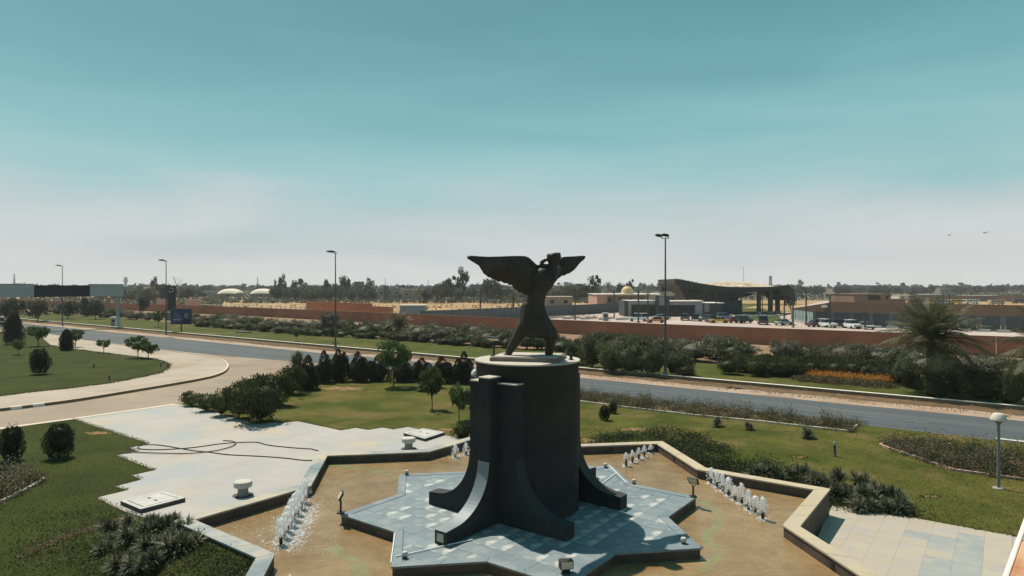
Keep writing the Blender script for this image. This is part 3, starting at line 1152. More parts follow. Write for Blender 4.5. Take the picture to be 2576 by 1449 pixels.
for q, base_a in enumerate((math.radians(233), math.radians(53))):
    al = Vector((math.cos(base_a), math.sin(base_a), 0))       # outwards
    pe = Vector((-math.sin(base_a), math.cos(base_a), 0))      # along the tangent
    # tangent wall with two flaring feet
    prof = [(2.80, ZP - .02), (2.80, ZP + .40)] + flare(.93, 2.50, 3.05, ZP + .43) + [(.93, 5.36)]
    for sgn in (-1, 1):
        out = [(sgn * x, z) for x, z in prof] + [(0, 5.36), (0, ZP - .02)]
        pts = [al * 1.47 + pe * x + Vector((0, 0, z)) for x, z in out]
        part('buttress', MB().extrude(pts, al * .48), 'charcoal', mon, bevel=.012)
        strip = [(sgn * x, z) for x, z in prof[1:-1]]
        mb = MB()
        rows = []
        for k, (x, z) in enumerate(strip):
            d = Vector((strip[min(k + 1, len(strip) - 1)][0] - strip[max(k - 1, 0)][0], strip[min(k + 1, len(strip) - 1)][1] - strip[max(k - 1, 0)][1]))
            nn = Vector((d.y, -d.x)).normalized() * (sgn)
            if nn.y < -.01 or (abs(nn.y) <= .01 and nn.x * sgn < 0):
                nn = -nn
            lo = al * 1.468 + pe * x + Vector((0, 0, z))
            hi = al * 1.468 + pe * (x + nn.x * .018) + Vector((0, 0, z + nn.y * .018))
            rows.append([lo, lo + al * .484, hi + al * .484, hi])
        mb.loft(rows, smooth=False)
        part('buttress_coping', mb, 'fin_stone_shaded', mon)
        a, b = sgn * .22, sgn * .93
        pts = [al * 1.465 + pe * a, al * 1.465 + pe * b, al * 1.955 + pe * b, al * 1.955 + pe * a]
        part('buttress_cap', MB().prism([(p.x, p.y) for p in pts], 5.36, 5.40), 'cap_stone', mon)
    # radial buttress
    prof = [(4.35, ZP - .02), (4.35, ZP + .38)] + flare(2.36, 4.02, 2.95, ZP + .41) + [(2.36, 5.56)]
    out = prof + [(1.5, 5.56), (1.5, ZP - .02)]
    pts = [al * x - pe * .225 + Vector((0, 0, z)) for x, z in out]
    part('buttress', MB().extrude(pts, pe * .45), 'charcoal', mon, bevel=.012)
    strip = prof[1:-1]
    rows = []
    for k, (x, z) in enumerate(strip):
        d = Vector((strip[min(k + 1, len(strip) - 1)][0] - strip[max(k - 1, 0)][0], strip[min(k + 1, len(strip) - 1)][1] - strip[max(k - 1, 0)][1]))
        nn = Vector((d.y, -d.x)).normalized()
        if nn.y < -.01:
            nn = -nn
        lo = al * x - pe * .227 + Vector((0, 0, z))
        hi = al * (x + nn.x * .018) - pe * .227 + Vector((0, 0, z + nn.y * .018))
        rows.append([lo, lo + pe * .454, hi + pe * .454, hi])
    part('buttress_coping', MB().loft(rows, smooth=False), 'fin_stone_lit', mon)
    pts = [al * 1.72 - pe * .235, al * 2.37 - pe * .235, al * 2.37 + pe * .235, al * 1.72 + pe * .235]
    part('buttress_cap', MB().prism([(p.x, p.y) for p in pts], 5.56, 5.60), 'cap_stone', mon)
    p = al * 4.352
    mb = MB().box((p.x, p.y, ZP + .2), (.02, .26, .24), base_a)
    part('foot_light', mb, 'bronze_pale', mon)
# plinth slab on the drum
pr = math.radians(-12)
part('plinth', MB().box((.05, -.05, ZT + .045 + .06), (2.35, 1.75, .12), pr), 'plinth_stone', mon, bevel=.01)
part('plinth_top', MB().box((.05, -.05, ZT + .045 + .135), (2.15, 1.55, .03), pr), 'cap_stone', mon)

# ------------------------------------------------------------------ statue
ZS = ZT + .195
ST_Y = 22.45
stat = thing('statue', 'dark bronze statue of a robed man with outspread wings seen from behind', 'statue', (.77, ST_Y, ZS))


def S(zx, zy, y=ST_Y):
    u, v = 1140.4 + zx * .21295, 617.1 + zy * .21295
    return Vector((A(u, y) - .77, y - ST_Y, ZH(v, y) - ZS))


def SW(zx, zy, off=0.0):
    """on the slanting upright plane of the wings"""
    u, v = 1140.4 + zx * .21295, 617.1 + zy * .21295
    a = (u - CX) / FPX
    c, s = .78, .62
    y = (ST_Y * c - .77 * s) / (c - a * s)
    x = a * y
    return Vector((x - .77 + s * off, y - ST_Y - c * off, ZH(v, y) - ZS))


def skinned(name, joints, edges, m, parent, sub=2):
    me = bpy.data.meshes.new(name)
    me.from_pydata([j[0] for j in joints], edges, [])
    o = bpy.data.objects.new(name + '_tmp', me)
    COL.objects.link(o)
    sk = o.modifiers.new('skin', 'SKIN')
    for i, j in enumerate(joints):
        r = j[1]
        me.skin_vertices[0].data[i].radius = (r, r * (j[2] if len(j) > 2 else 1))
    me.skin_vertices[0].data[0].use_root = True
    ss = o.modifiers.new('sub', 'SUBSURF')
    ss.levels = ss.render_levels = sub
    dg = bpy.context.evaluated_depsgraph_get()
    dg.update()
    em = bpy.data.meshes.new_from_object(o.evaluated_get(dg))
    em.name = name
    bpy.data.objects.remove(o)
    bpy.data.meshes.remove(me)
    em.materials.clear()
    em.materials.append(MATS[m])
    em.polygons.foreach_set('use_smooth', [True] * len(em.polygons))
    return link(name, em, parent)


J = [(S(950, 800), .44), (S(965, 660), .33), (S(985, 520), .40), (S(1060, 400), .44), (S(1110, 320), .30), (S(1165, 265), .165), (S(1185, 215), .20), (S(1192, 165), .20),
     (S(880, 880), .29), (S(800, 1030), .26), (S(745, 1120), .20), (S(660, 1250), .14), (S(640, 1295), .13), (S(600, 1312), .10),
     (S(1040, 880), .29), (S(1125, 1040), .25), (S(1145, 1150), .205), (S(1130, 1280), .15), (S(1122, 1312), .14), (S(1135, 1325, ST_Y + .22), .10)]
Ed = [(0, 1), (1, 2), (2, 3), (3, 4), (4, 5), (5, 6), (6, 7), (0, 8), (8, 9), (9, 10), (10, 11), (11, 12), (12, 13), (0, 14), (14, 15), (15, 16), (16, 17), (17, 18), (18, 19)]
# arms stretched out behind the wings
b0 = len(J)
J += [(S(960, 330), .20), (SW(760, 260, -.12), .155), (SW(520, 215, -.12), .12), (SW(430, 200, -.12), .09),
      (S(1190, 330), .18), (SW(1290, 250, -.12), .14), (SW(1390, 205, -.12), .11), (SW(1430, 190, -.12), .085)]
Ed += [(3, b0), (b0, b0 + 1), (b0 + 1, b0 + 2), (b0 + 2, b0 + 3), (3, b0 + 4), (b0 + 4, b0 + 5), (b0 + 5, b0 + 6), (b0 + 6, b0 + 7)]
skinned('figure', J, Ed, 'bronze', stat)


def ring(cx, cz, hw, hd, n=40, folds=0.0, ph=0.0, tilt=0.0):
    out = []
    for k in range(n):
        t = 2 * math.pi * k / n
        f = 1 + folds * math.sin(t * 9 + ph) + folds * .6 * math.sin(t * 5 + 2 * ph)
        out.append(Vector((cx + hw * f * math.cos(t), hd * f * math.sin(t), cz + tilt * math.cos(t))))
    return out


rows = []
for zy, xl, xr, fo in ((560, 850, 1105, .0), (600, 872, 1080, .0), (640, 868, 1074, .01), (680, 818, 1070, .02), (720, 800, 1066, .025), (780, 792, 1085, .03), (850, 785, 1128, .04), (930, 778, 1172, .05), (1000, 775, 1212, .06), (1045, 790, 1224, .07), (1085, 800, 1224, .08)):
    a, b = S(xl, zy), S(xr, zy)
    hw = (b.x - a.x) / 2
    rows.append(ring((a.x + b.x) / 2, a.z, hw, hw * .72 if zy > 650 else hw * .66, folds=fo, ph=zy * .004, tilt=-.06 if zy > 1030 else 0))
inner = [[(p - Vector((0, 0, 0))) * 1 for p in rows[-1]]]
c = sum(rows[-1], Vector()) / len(rows[-1])
rows.append([c + (p - c) * .9 + Vector((0, 0, .12)) for p in rows[-1]])
part('tunic', MB().loft(rows), 'bronze', stat)
a, b = S(862, 640), S(1080, 640)
mb = MB()
mb.loft([ring((a.x + b.x) / 2, a.z + dz, (b.x - a.x) / 2 * k, (b.x - a.x) / 2 * .68 * k) for dz, k in ((-.10, 1.0), (-.09, 1.05), (.09, 1.05), (.10, 1.0))])
part('sash', mb, 'bronze', stat)

# turban and its loose end
c = S(1188, 130)
mb = MB()
for i, (zy, xl, xr) in enumerate(((90, 1190, 1262),)):
    pass
rows = []
for zy, xl, xr in ((215, 1125, 1250), (190, 1112, 1262), (160, 1106, 1270), (130, 1104, 1271), (105, 1110, 1270), (92, 1150, 1266), (86, 1195, 1258)):
    a, b = S(xl, zy), S(xr, zy)
    hw = (b.x - a.x) / 2
    rows.append(ring((a.x + b.x) / 2, a.z, hw, hw * .95, 28, folds=.035, ph=zy * .05))
part('turban', MB().loft(rows), 'bronze', stat)
pth = smooth_path([S(1120, 165), S(1085, 176), S(1052, 196), S(1038, 226), S(1062, 238), S(1100, 240), S(1130, 232)], 6)
part('turban_end', MB().tube(pth, [.045 + .03 * math.sin(math.pi * i / (len(pth) - 1)) for i in range(len(pth))], 10), 'bronze', stat)
# face, turned away to the far side
fc = S(1192, 200)
mb = MB()
mb.lathe([(.0, -.10), (.035, -.08), (.05, -.02), (.03, .05), (0, .07)], 10, (fc.x, .235, fc.z))
part('nose', mb, 'bronze', stat)


def resample(pts, n):
    P = [Vector((*p, 0)) for p in pts]
    d = [0]
    for i in range(1, len(P)):
        d.append(d[-1] + (P[i] - P[i - 1]).length)
    out = []
    for k in range(n):
        t = d[-1] * k / (n - 1)
        i = max(j for j in range(len(d)) if d[j] <= t + 1e-9)
        i = min(i, len(P) - 2)
        f = (t - d[i]) / max(1e-9, d[i + 1] - d[i])
        q = P[i].lerp(P[i + 1], f)
        out.append((q.x, q.y))
    return out


def wing(upper, lower, feathers, camber):
    n, m = 73, 18
    U, Lo = resample(upper, n), resample(lower, n)
    front, back = [], []
    for i in range(n):
        f, b = [], []
        ti = i / (n - 1)
        for j in range(m):
            s = j / (m - 1)
            # feather tips scallop the trailing edge
            sc = abs(math.sin(math.pi * feathers * ti)) * .045 * s ** 3
            px = U[i][0] + (Lo[i][0] - U[i][0]) * (s * (1 - sc))
            py = U[i][1] + (Lo[i][1] - U[i][1]) * (s * (1 - sc))
            rid = abs(math.sin(math.pi * (feathers * ti))) ** .6
            row = .018 * ((s * 4) % 1.0)
            th = .035 + .075 * (1 - s) ** 1.5 * min(1, .3 + ti * 2) + .028 * rid * (s > .22) + row
            if i == 0 or i == n - 1 or j == m - 1:
                th *= .35
            cm = camber * math.sin(math.pi * min(1, s * .9)) * math.sin(math.pi * ti * .7 + .2)
            f.append(SW(px, py, cm + th))
            b.append(SW(px, py, cm - th))
        front.append(f)
        back.append(b)
    mb = MB()
    vs, fs = [], []
    for g in (front, back):
        o = len(vs)
        for r in g:
            vs += r
        for i in range(n - 1):
            for j in range(m - 1):
                q = (o + i * m + j, o + i * m + j + 1, o + (i + 1) * m + j + 1, o + (i + 1) * m + j)
                fs.append(q if o == 0 else q[::-1])
    B = n * m
    for i in range(n - 1):
        for j in (0, m - 1):
            fs.append((i * m + j, (i + 1) * m + j, B + (i + 1) * m + j, B + i * m + j))
    for j in range(m - 1):
        for i in (0, n - 1):
            fs.append((i * m + j, i * m + j + 1, B + i * m + j + 1, B + i * m + j))
    mb.add(vs, fs, True)
    return mb


lu = [(165, 137), (175, 126), (190, 122), (300, 131), (400, 136), (520, 133), (640, 128), (760, 126), (832, 130), (875, 150), (915, 188), (960, 230), (1020, 242), (1085, 246), (1130, 262)]
ll = [(165, 148), (190, 168), (250, 210), (305, 245), (335, 305), (365, 352), (430, 392), (500, 422), (600, 455), (680, 482), (735, 540), (800, 570), (860, 596), (930, 620), (1020, 600)]
part('wing', wing(lu, ll, 15, .10), 'bronze', stat, label='broad wing stretched out low, with ragged feather tips')
ru = [(1546, 132), (1538, 124), (1500, 124), (1420, 131), (1350, 133), (1290, 136), (1250, 160), (1215, 220), (1175, 262), (1130, 280)]
rl = [(1546, 148), (1515, 182), (1480, 212), (1440, 265), (1400, 315), (1330, 350), (1255, 378), (1210, 415), (1170, 465), (1130, 530), (1085, 590)]
part('wing', wing(ru, rl, 10, .08), 'bronze', stat)
# drapery fold between the wings
part('shoe', MB().loft([[S(565 + dx, zy, ST_Y + y) for dx, y in ((0, 0), (50, -.16), (100, -.05), (80, .14), (30, .14))] for zy, dx0 in ((1332, 0),)] +
                       [[S(595 + dx * .6, 1262, ST_Y + y) for dx, y in ((0, 0), (50, -.10), (90, -.03), (80, .1), (30, .1))]]), 'bronze_pale', stat)
mb = MB().box(S(1120, 1325) + Vector((0, .02, .03)), (.24, .46, .12))
part('shoe', mb, 'bronze', stat, bevel=.04)

# ------------------------------------------------------------------ fountains
def plume_mb(h, r, seed):
    rr = random.Random(seed)
    mb = MB()
    rows = []
    n = 12
    for i in range(13):
        t = i / 12
        w = r * (.72 + .28 * t) * (1 - max(0, (t - .62) / .38) ** 2.2) ** .5
        if i == 12:
            w = r * .08
        rows.append([Vector(((w * (1 + rr.uniform(-.22, .22))) * math.cos(2 * math.pi * k / n), (w * (1 + rr.uniform(-.22, .22))) * math.sin(2 * math.pi * k / n), h * t + rr.uniform(-.03, .03) * h)) for k in range(n)])
    mb.loft(rows)
    for _ in range(130):
        a, q = rr.uniform(0, 6.28), r * rr.uniform(.7, 2.6)
        z = h * rr.uniform(-.15, 1.02) * (1.25 - q / (3.4 * r))
        s = rr.uniform(.006, .022)
        mb.box((q * math.cos(a), q * math.sin(a), z), (s, s, s * 1.6), a)
    return mb


def splash_mb(r, seed):
    rr = random.Random(seed)
    mb = MB()
    for _ in range(90):
        a, q = rr.uniform(0, 6.28), r * abs(rr.gauss(0, .55))
        s = rr.uniform(.012, .05)
        mb.box((q * math.cos(a), q * math.sin(a), rr.uniform(-.005, .02)), (s, s * rr.uniform(.6, 1.6), s * .7), a)
    return mb


def jet(u, v, vt, label, group, thick=.085, nz=.32, seed=0, splash=.42):
    x, y = G(u, v, ZWAT)
    h = (v - vt) * y / FPX
    t = thing('fountain_jet', label, 'fountain jet', (x, y, ZWAT), 0, group)
    nzh = h * nz
    mb = MB().lathe([(.05, -.1), (.05, nzh * .7), (.065, nzh * .72), (.065, nzh * .85), (.045, nzh * .9), (.04, nzh)], 12)
    part('nozzle', mb, 'nozzle', t)
    o = part('water_plume', plume_mb(h - nzh * .9, thick, seed), 'spray', t)
    o.location.z = nzh * .9
    o = part('splash', splash_mb(splash, seed + 50), 'spray', t)
    o['kind'] = 'stuff'
    return t


left_row = [(706, 1369, 1304), (716, 1352, 1288), (724, 1337, 1272), (733, 1322, 1254), (741, 1308, 1240), (749, 1294, 1232), (758, 1279, 1216), (766, 1264, 1205)]
for i, (u, v, vt) in enumerate(left_row):
    lab = '%s jet from the front in the crowded foaming row by the sparkling corner' % ('first', 'second', 'third', 'fourth', 'fifth', 'sixth', 'seventh', 'last')[i]
    if i == 0:
        lab = 'nearest jet of the crowded foaming row, closest to the pool wall in front'
    if i == 7:
        lab = 'tallest farthest jet of the crowded foaming row, against the pale pool coping'
    jet(u, v, vt, lab, 'crowded row of fountain jets' if 0 < i < 7 else None, .115, .30, 100 + i, .7)
right_row = [(1789, 1217, 1176), (1804, 1226, 1185), (1818, 1237, 1191), (1833, 1248, 1200), (1849, 1259, 1222), (1866, 1268, 1215), (1883, 1283, 1231), (1901, 1291, 1247), (1919, 1307, 1249)]
order = ['first', 'second', 'third', 'fourth', 'fifth', 'sixth', 'seventh', 'eighth', 'ninth']
for i, (u, v, vt) in enumerate(right_row):
    jet(u, v, vt, '%s jet from the far end in the straight diagonal row of nine white jets' % order[i], 'straight diagonal row of fountain jets', (.078, .07, .066, .10, .06, .08, .072, .10, .085)[i], .36, 140 + i, .22)
for i, (u, v, vt) in enumerate([(1575, 1173, 1138), (1591, 1164, 1132), (1607, 1156, 1126), (1621, 1150, 1121), (1637, 1140, 1118)]):
    jet(u, v, vt, '%s of five low jets on dark nozzles, counted from the star platform' % order[i], 'low jets by the far pool corner', .05, .52, 170 + i, .25)
jet(1145, 1150, 1116, 'small jet at the far pool wall, farther from the drum pedestal', None, .075, .3, 180, .45)
jet(1172, 1144, 1114, 'small jet at the far pool wall, right beside the drum pedestal', None, .07, .3, 181, .3)

# foam, plus sun glints modelled as pale specks, around the crowded row
mb = MB()
for _ in range(1500):
    t = RND.random()
    u, v = 706 + 62 * t + RND.gauss(14, 17), 1372 - 106 * t + RND.gauss(6, 9)
    x, y = G(u, v, ZWAT)
    s = RND.uniform(.008, .035)
    mb.box((x, y, ZWAT + .004), (s * 1.5, s, s * .5), RND.uniform(0, 3))
for _ in range(1100):  # scattered pale specks standing for sun glints on the water
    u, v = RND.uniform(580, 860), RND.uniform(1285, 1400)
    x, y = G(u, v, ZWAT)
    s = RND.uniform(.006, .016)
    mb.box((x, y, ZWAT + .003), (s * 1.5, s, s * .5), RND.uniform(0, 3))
struct('foam_glints', mb, 'spray', kind='stuff')


# ------------------------------------------------------------------ floodlights and small fittings
def floodlight(loc, aim, label, h=.55, size=(.40, .06, .28), tilt=.9):
    t = thing('floodlight', label, 'floodlight', loc)
    mb = MB().box((0, 0, .02), (.22, .22, .04)).tube([(0, 0, 0), (0, 0, h * .7)], .035, 8)
    part('post', mb, 'lamp_body', t)
    M = Matrix.Rotation(aim, 3, 'Z') @ Matrix.Rotation(tilt, 3, 'X')
    c = Vector((0, 0, h))
    part('lamp_head', MB().box(c, size, m=M), 'lamp_body', t, bevel=.012)
    part('lens', MB().box(c + M @ Vector((0, -size[1] / 2 - .004, 0)), (size[0] * .86, .008, size[2] * .84), m=M), 'lamp_face', t)
    part('lens', MB().box(c + M @ Vector((0, size[1] / 2 + .004, 0)), (size[0] * .8, .008, size[2] * .8), m=M), 'lamp_face', t, label='pale back plate of the lamp')
    part('bracket', MB().tube([c + M @ Vector((-size[0] / 2 - .02, 0, 0)), Vector((0, 0, h * .62)), c + M @ Vector((size[0] / 2 + .02, 0, 0))], .014, 6), 'lamp_body', t)
    return t


floodlight((*G(857, 1291, ZP), ZP), 1.9, 'tilted floodlight on the star tip nearest the crowded jets', .58, tilt=.5)
floodlight((*G(1744, 1250, ZP), ZP), 2.4, 'tilted floodlight on the star tip facing the diagonal jet row', .58, tilt=-.5)
x, y = G(1220, 898, ZT)
floodlight((PX - 1.18, PY + .95, ZT + .045), -.5, 'pale floodlight on a short post on the drum top behind the statue', .62, (.52, .06, .24), 1.1)
floodlight((*G(1424, 1440, ZP), ZP), .2, 'dark box floodlight at the nearest star tip, cut by the frame', .22, (.36, .22, .22), 0)
t = thing('floodlight', 'small dark fitting on the drum rim beside the plinth', 'floodlight', (PX + 1.48, PY - .25, ZT + .045))
part('lamp_head', MB().box((0, 0, .12), (.10, .08, .22)), 'lamp_body', t, bevel=.01)
part('post', MB().box((0, 0, .01), (.16, .14, .03)), 'lamp_body', t)
t = thing('wall_lamp', 'white lamp shade fixed to the rim side of the drum', 'wall lamp', (PX - RC - .03, PY - .2, 5.46))
part('shade', MB().lathe([(.13, 0), (.12, .10), (.05, .18), (.02, .2)], 16), 'white_paint', t)
part('bracket', MB().tube([(0, 0, .18), (.08, 0, .2)], .02, 6), 'steel', t)
for u, v, lab in ((1018, 1403, 'small round spot lamp on the near star tip, by a white conduit'), (1023, 1194, 'small spot lamp on the far star tip behind the buttress'),
                  (1523, 1176, 'small spot lamp on the far star tip by the crossing conduits'), (1720, 1367, 'small white spot lamp in the shaded corner of the star'), (1595, 1217, 'small pale box lamp in the notch of the star edge')):
    t = thing('spot_lamp', lab, 'spot lamp', (*G(u, v, ZP), ZP), RND.uniform(0, 3))
    part('base', MB().lathe([(.07, 0), (.07, .03), (.03, .04)], 12), 'lamp_body', t)
    part('lamp_head', MB().lathe([(.05, .04), (.085, .07), (.085, .15), (.06, .17)], 14), 'concrete', t)
for a, b, lab in (((996, 1402), (1189, 1359), 'long thin white conduit beside the lit buttress foot'), ((993, 1345), (983, 1418), 'thin white conduit along the near star edge'),
                  ((1508, 1223), (1554, 1189), 'white conduit crossing the far star tip'), ((1532, 1172), (1577, 1216), 'white conduit along the far star edge'),
                  ((1495, 1182), (1532, 1174), 'short white conduit by the far buttress foot')):
    p, q = Vector((*G(*a, ZP), ZP + .02)), Vector((*G(*b, ZP), ZP + .02))
    tag(part('conduit', MB().tube([p, q], .018, 6), 'pipe_white', None), lab, 'pipe')

# hoses on the plaza
kx, oy = .3055, 1006.25
hA = [(2620, 418), (2555, 403), (2500, 400), (2350, 388), (2200, 370), (2108, 348), (1940, 351), (1800, 362), (1650, 384), (1490, 400), (1300, 409), (1170, 405), (1135, 390), (1160, 374), (1240, 368), (1340, 375), (1490, 400),
      (1600, 418), (1700, 427), (1800, 441), (1900, 452), (2108, 462), (2308, 475), (2488, 495), (2570, 498)]
p = smooth_path([(*G(x * kx, oy + y * kx, .055), .055) for x, y in hA], 8)
tag(part('hose', MB().tube(p, .026, 6), 'hose', None), 'long dark hose looping over the plaza to the pool coping', 'hose')
hB = [(1040, 436), (1100, 430), (1300, 437), (1500, 440), (1620, 435), (1700, 427), (1800, 412), (1890, 388), (1938, 362), (1935, 347), (1905, 338), (1835, 332)]
p = smooth_path([(*G(x * kx, oy + y * kx, .075), .075) for x, y in hB], 8)
tag(part('hose', MB().tube(p, .026, 6), 'hose_red', None), 'shorter dark red hose with a hooked end on the plaza', 'hose')


# stools and hatches
def stool(u, v, label, s=1.0):
    x, y = G(u, v, .03)
    t = thing('stone_stool', label, 'stool', (x, y, .03), 0, None, s)
    part('stem', MB().lathe([(.235, 0), (.215, .05), (.205, .12), (.205, .34)], 24), 'stool_stem', t)
    part('seat', MB().lathe([(.22, .335), (.335, .35), (.355, .39), (.355, .53), (.335, .565), (.28, .58), (.0, .585)], 32), 'concrete', t)
    part('foot_plate', MB().lathe([(.40, 0), (.40, .012)], 24), 'hatch_side', t)


stool(611, 1246, 'round mushroom shaped stone stool near the large hatch')
stool(1028, 1129, 'round mushroom shaped stone stool near the far square hatch')


def hatch(corners, z, label, name='hatch'):
    P = [Vector((*G(u, v, z), 0)) for u, v in corners]
    c = sum(P, Vector()) / 4
    t = thing(name, label, 'hatch', (c.x, c.y, 0))
    q = [p - c for p in P]
    part('curb', MB().prism([(p.x, p.y) for p in q], 0, z - .012), 'hatch_side', t)
    def lerp(a, b):
        return [(q[i] * a).to_2d() for i in range(4)]
    # rim as four slabs, recessed joint, two lid plates with handles
    for i in range(4):
        j = (i + 1) % 4
        part('rim_slab', MB().prism([(q[i] * 1).to_2d(), (q[j] * 1).to_2d(), (q[j] * .80).to_2d(), (q[i] * .80).to_2d()], z - .05, z + RND.uniform(0, .004)), 'hatch', t)
    k = .755
    A_, B_, C_, D_ = [q[i] * k for i in range(4)]
    m1, m2 = A_.lerp(B_, .495), D_.lerp(C_, .495)
    n1, n2 = A_.lerp(B_, .505), D_.lerp(C_, .505)
    part('lid', MB().prism([A_.to_2d(), m1.to_2d(), m2.to_2d(), D_.to_2d()], z - .03, z + .004), 'hatch', t)
    part('lid', MB().prism([n1.to_2d(), B_.to_2d(), C_.to_2d(), n2.to_2d()], z - .03, z + .004), 'hatch', t)
    for f in (.3, .7):
        p = m1.lerp(m2, f)
        part('handle', MB().box((p.x, p.y, z + .02), (.10, .03, .03), .6), 'steel', t)


hatch([(302.5, 1259.8), (408, 1235.4), (466, 1252), (353, 1281)], .19, 'large low rectangular concrete hatch near the yuccas')
hatch([(1015, 1089), (1064, 1077.4), (1119, 1087), (1068.6, 1103.4)], .19, 'square concrete hatch by the lawn edge at the far side of the plaza')
x, y = G(613, 836.5)
t = thing('hatch', 'dark flat cover lying on the verge grass beyond the road', 'hatch', (x, y, 0), -.3)
part('lid', MB().box((0, 0, .1), (2.6, 1.0, .2)), 'steel', t, bevel=.03)
part('rim_slab', MB().box((0, 0, .02), (2.9, 1.3, .08)), 'hatch_side', t)

# ------------------------------------------------------------------ lamps
def street_lamp(x, y, h, label):
    t = thing('street_lamp', label, 'street lamp', (x, y, 0), 0, 'street lamps along the main road')
    part('pole', MB().tube([(0, 0, -.1), (0, 0, 1.2), (0, 0, h)], [.13, .12, .06], 10), 'pole_dark', t)
    part('base', MB().lathe([(.2, 0), (.2, .5), (.14, .55)], 12), 'steel_grey', t)
    part('cross_arm', MB().tube([Vector((0, 0, h)) - E_ * .30, Vector((0, 0, h)) + E_ * .36], .04, 8), 'steel', t)
    for s in (-.30, .36):
        a = Vector((0, 0, h)) + E_ * s
        b = a + N_ * .30 + Vector((0, 0, .10))
        part('head_arm', MB().tube([a, b], .035, 8), 'steel', t)
        c0 = b
        rows = []
        for i in range(9):
            f = i / 8
            w = .34 * math.sin(math.pi * (.08 + .90 * f)) ** .75
            ctr = c0 + N_ * (1.0 * f) + Vector((0, 0, .16 * f + .05))
            rows.append([ctr + E_ * (w * math.cos(k * math.pi / 5)) + Vector((0, 0, w * .36 * math.sin(k * math.pi / 5))) for k in range(10)])
        part('lamp_head', MB().loft(rows), 'steel', t)


street_lamp(14.45, 61.8, 13.05, 'tall double headed street lamp nearest the winged statue, beside the big shrubs')
street_lamp(-23.9, 88.8, 13.0, 'tall double headed street lamp behind the clump of verge shrubs')
street_lamp(-61.7, 117, 13.0, 'tall double headed street lamp beyond the blue billboard')
street_lamp(-99.4, 145, 13.0, 'farthest street lamp, rising behind the dark gantry panel')

x, y = G(2512.5, 1229)
t = thing('garden_lamp', 'white mushroom headed garden lamp on a slim grey post in the lawn', 'garden lamp', (x, y, 0))
part('base', MB().lathe([(.22, 0), (.22, .03), (.16, .05)], 16), 'concrete_grey', t)
part('post', MB().tube([(0, 0, 0), (0, 0, 2.72)], [.065, .055], 12), 'steel_grey', t)
part('collar', MB().lathe([(.05, 2.68), (.12, 2.78), (.20, 2.86)], 20), 'steel_grey', t)
part('shade', MB().lathe([(.28, 2.84), (.315, 2.86), (.315, 2.90), (.20, 3.12), (.17, 3.15), (0, 3.155)], 28), 'lamp_shade', t)


def bollard(u, v, label, h=.72):
    x, y = G(u, v)
    t = thing('bollard_light', label, 'bollard light', (x, y, 0), 0)
    part('post', MB().lathe([(.10, 0), (.10, .02), (.065, .03), (.065, h * .78)], 12), 'steel', t)
    part('lens', MB().lathe([(.055, h * .78), (.055, h * .90)], 12), 'lamp_face', t)
    part('cap', MB().lathe([(.075, h * .90), (.075, h * .96), (.03, h)], 12), 'steel_grey', t)


bollard(2100, 1148, 'dark bollard light in the lawn between the two flower beds')
bollard(235.7, 929, 'dark bollard light in the middle of the island lawn')
bollard(275, 960, 'dark bollard light near the path edge of the island lawn')
bollard(404.5, 926.5, 'dark bollard light at the pointed end of the island lawn')

# ------------------------------------------------------------------ plants
class Kind:
    """one plant kind: several variants built once, then copied"""

    def __init__(self, name, cat, build, n=1):
        self.name, self.cat, self.build, self.n = name, cat, build, n
        self.protos, self.i = [], 0

    def place(self, x, y, s, label, group=None, z=0.0, rz=None):
        rz = RND.uniform(0, 6.28) if rz is None else rz
        k = self.i % self.n
        self.i += 1
        if len(self.protos) <= k:
            t = thing(self.name, label, self.cat, (x, y, z), rz, group, s)
            for pn, me in self.build(k):
                part(pn, me, None, t)
            self.protos.append(t)
            return t
        t = dup(self.protos[k], (x, y, z), rz, s, label)
        if group:
            t['group'] = group
        elif 'group' in t:
            del t['group']
        return t

    def at(self, u, v, w_px, top_v, label, group=None, z=0.0):
        """base at pixel (u, v), crown w_px wide, top at top_v"""
        x, y = G(u, v, z)
        w, h = w_px * y / FPX, (v - top_v) * y / FPX
        return self.place(x, y, (w / 2, w / 2, h), label, group, z)


def b_round(m, n=1500, leaf=.065, stem='bark'):
    def f(k):
        P = crown_pts(n, .92, .92, .46, .54, 26, .30)
        P[:, 2] = np.maximum(P[:, 2], .03)
        e = core(.66, .66, .36, .46)
        return [('foliage', leaves_mesh('foliage', m, P, leaf, .55, extra=e)),
                ('stem', MB().tube([(0, 0, -.03), (0, 0, .3)], .06, 6).mesh('stem', stem))]
    return f


def b_cone(m, n=1700, leaf=.05, bulge=.5):
    def f(k):
        P = cone_pts(n, .95, 1.0, .04, bulge)
        cz = core(.62, .62, .40, .42, 2)
        return [('foliage', leaves_mesh('foliage', m, P, leaf, .5, droop=-.3, extra=cz)),
                ('trunk', MB().tube([(0, 0, -.03), (0, 0, .5)], .05, 6).mesh('trunk', 'bark'))]
    return f


def b_egg(m, n, leaf):
    def f(k):
        t = NP.random(n)
        a = NP.random(n) * 2 * np.pi
        prof = np.sin(np.pi * (.16 + .74 * t)) ** .7
        lump = 1 + .12 * np.sin(a * 3 + t * 7) + .08 * np.sin(a * 6 - t * 11)
        rr = .93 * prof * lump * (.7 + .36 * NP.random(n))
        z = .05 + t * .88 + np.where(NP.random(n) < .05, NP.random(n) * .14, 0) * (t > .7)
        P = np.stack([rr * np.cos(a), rr * np.sin(a), z], axis=1)
        return [('foliage', leaves_mesh('foliage', m, P, leaf, .42, droop=-.35, extra=core(.66, .66, .36, .5))),
                ('stem', MB().tube([(0, 0, -.03), (0, 0, .3)], .06, 6).mesh('stem', 'bark'))]
    return f


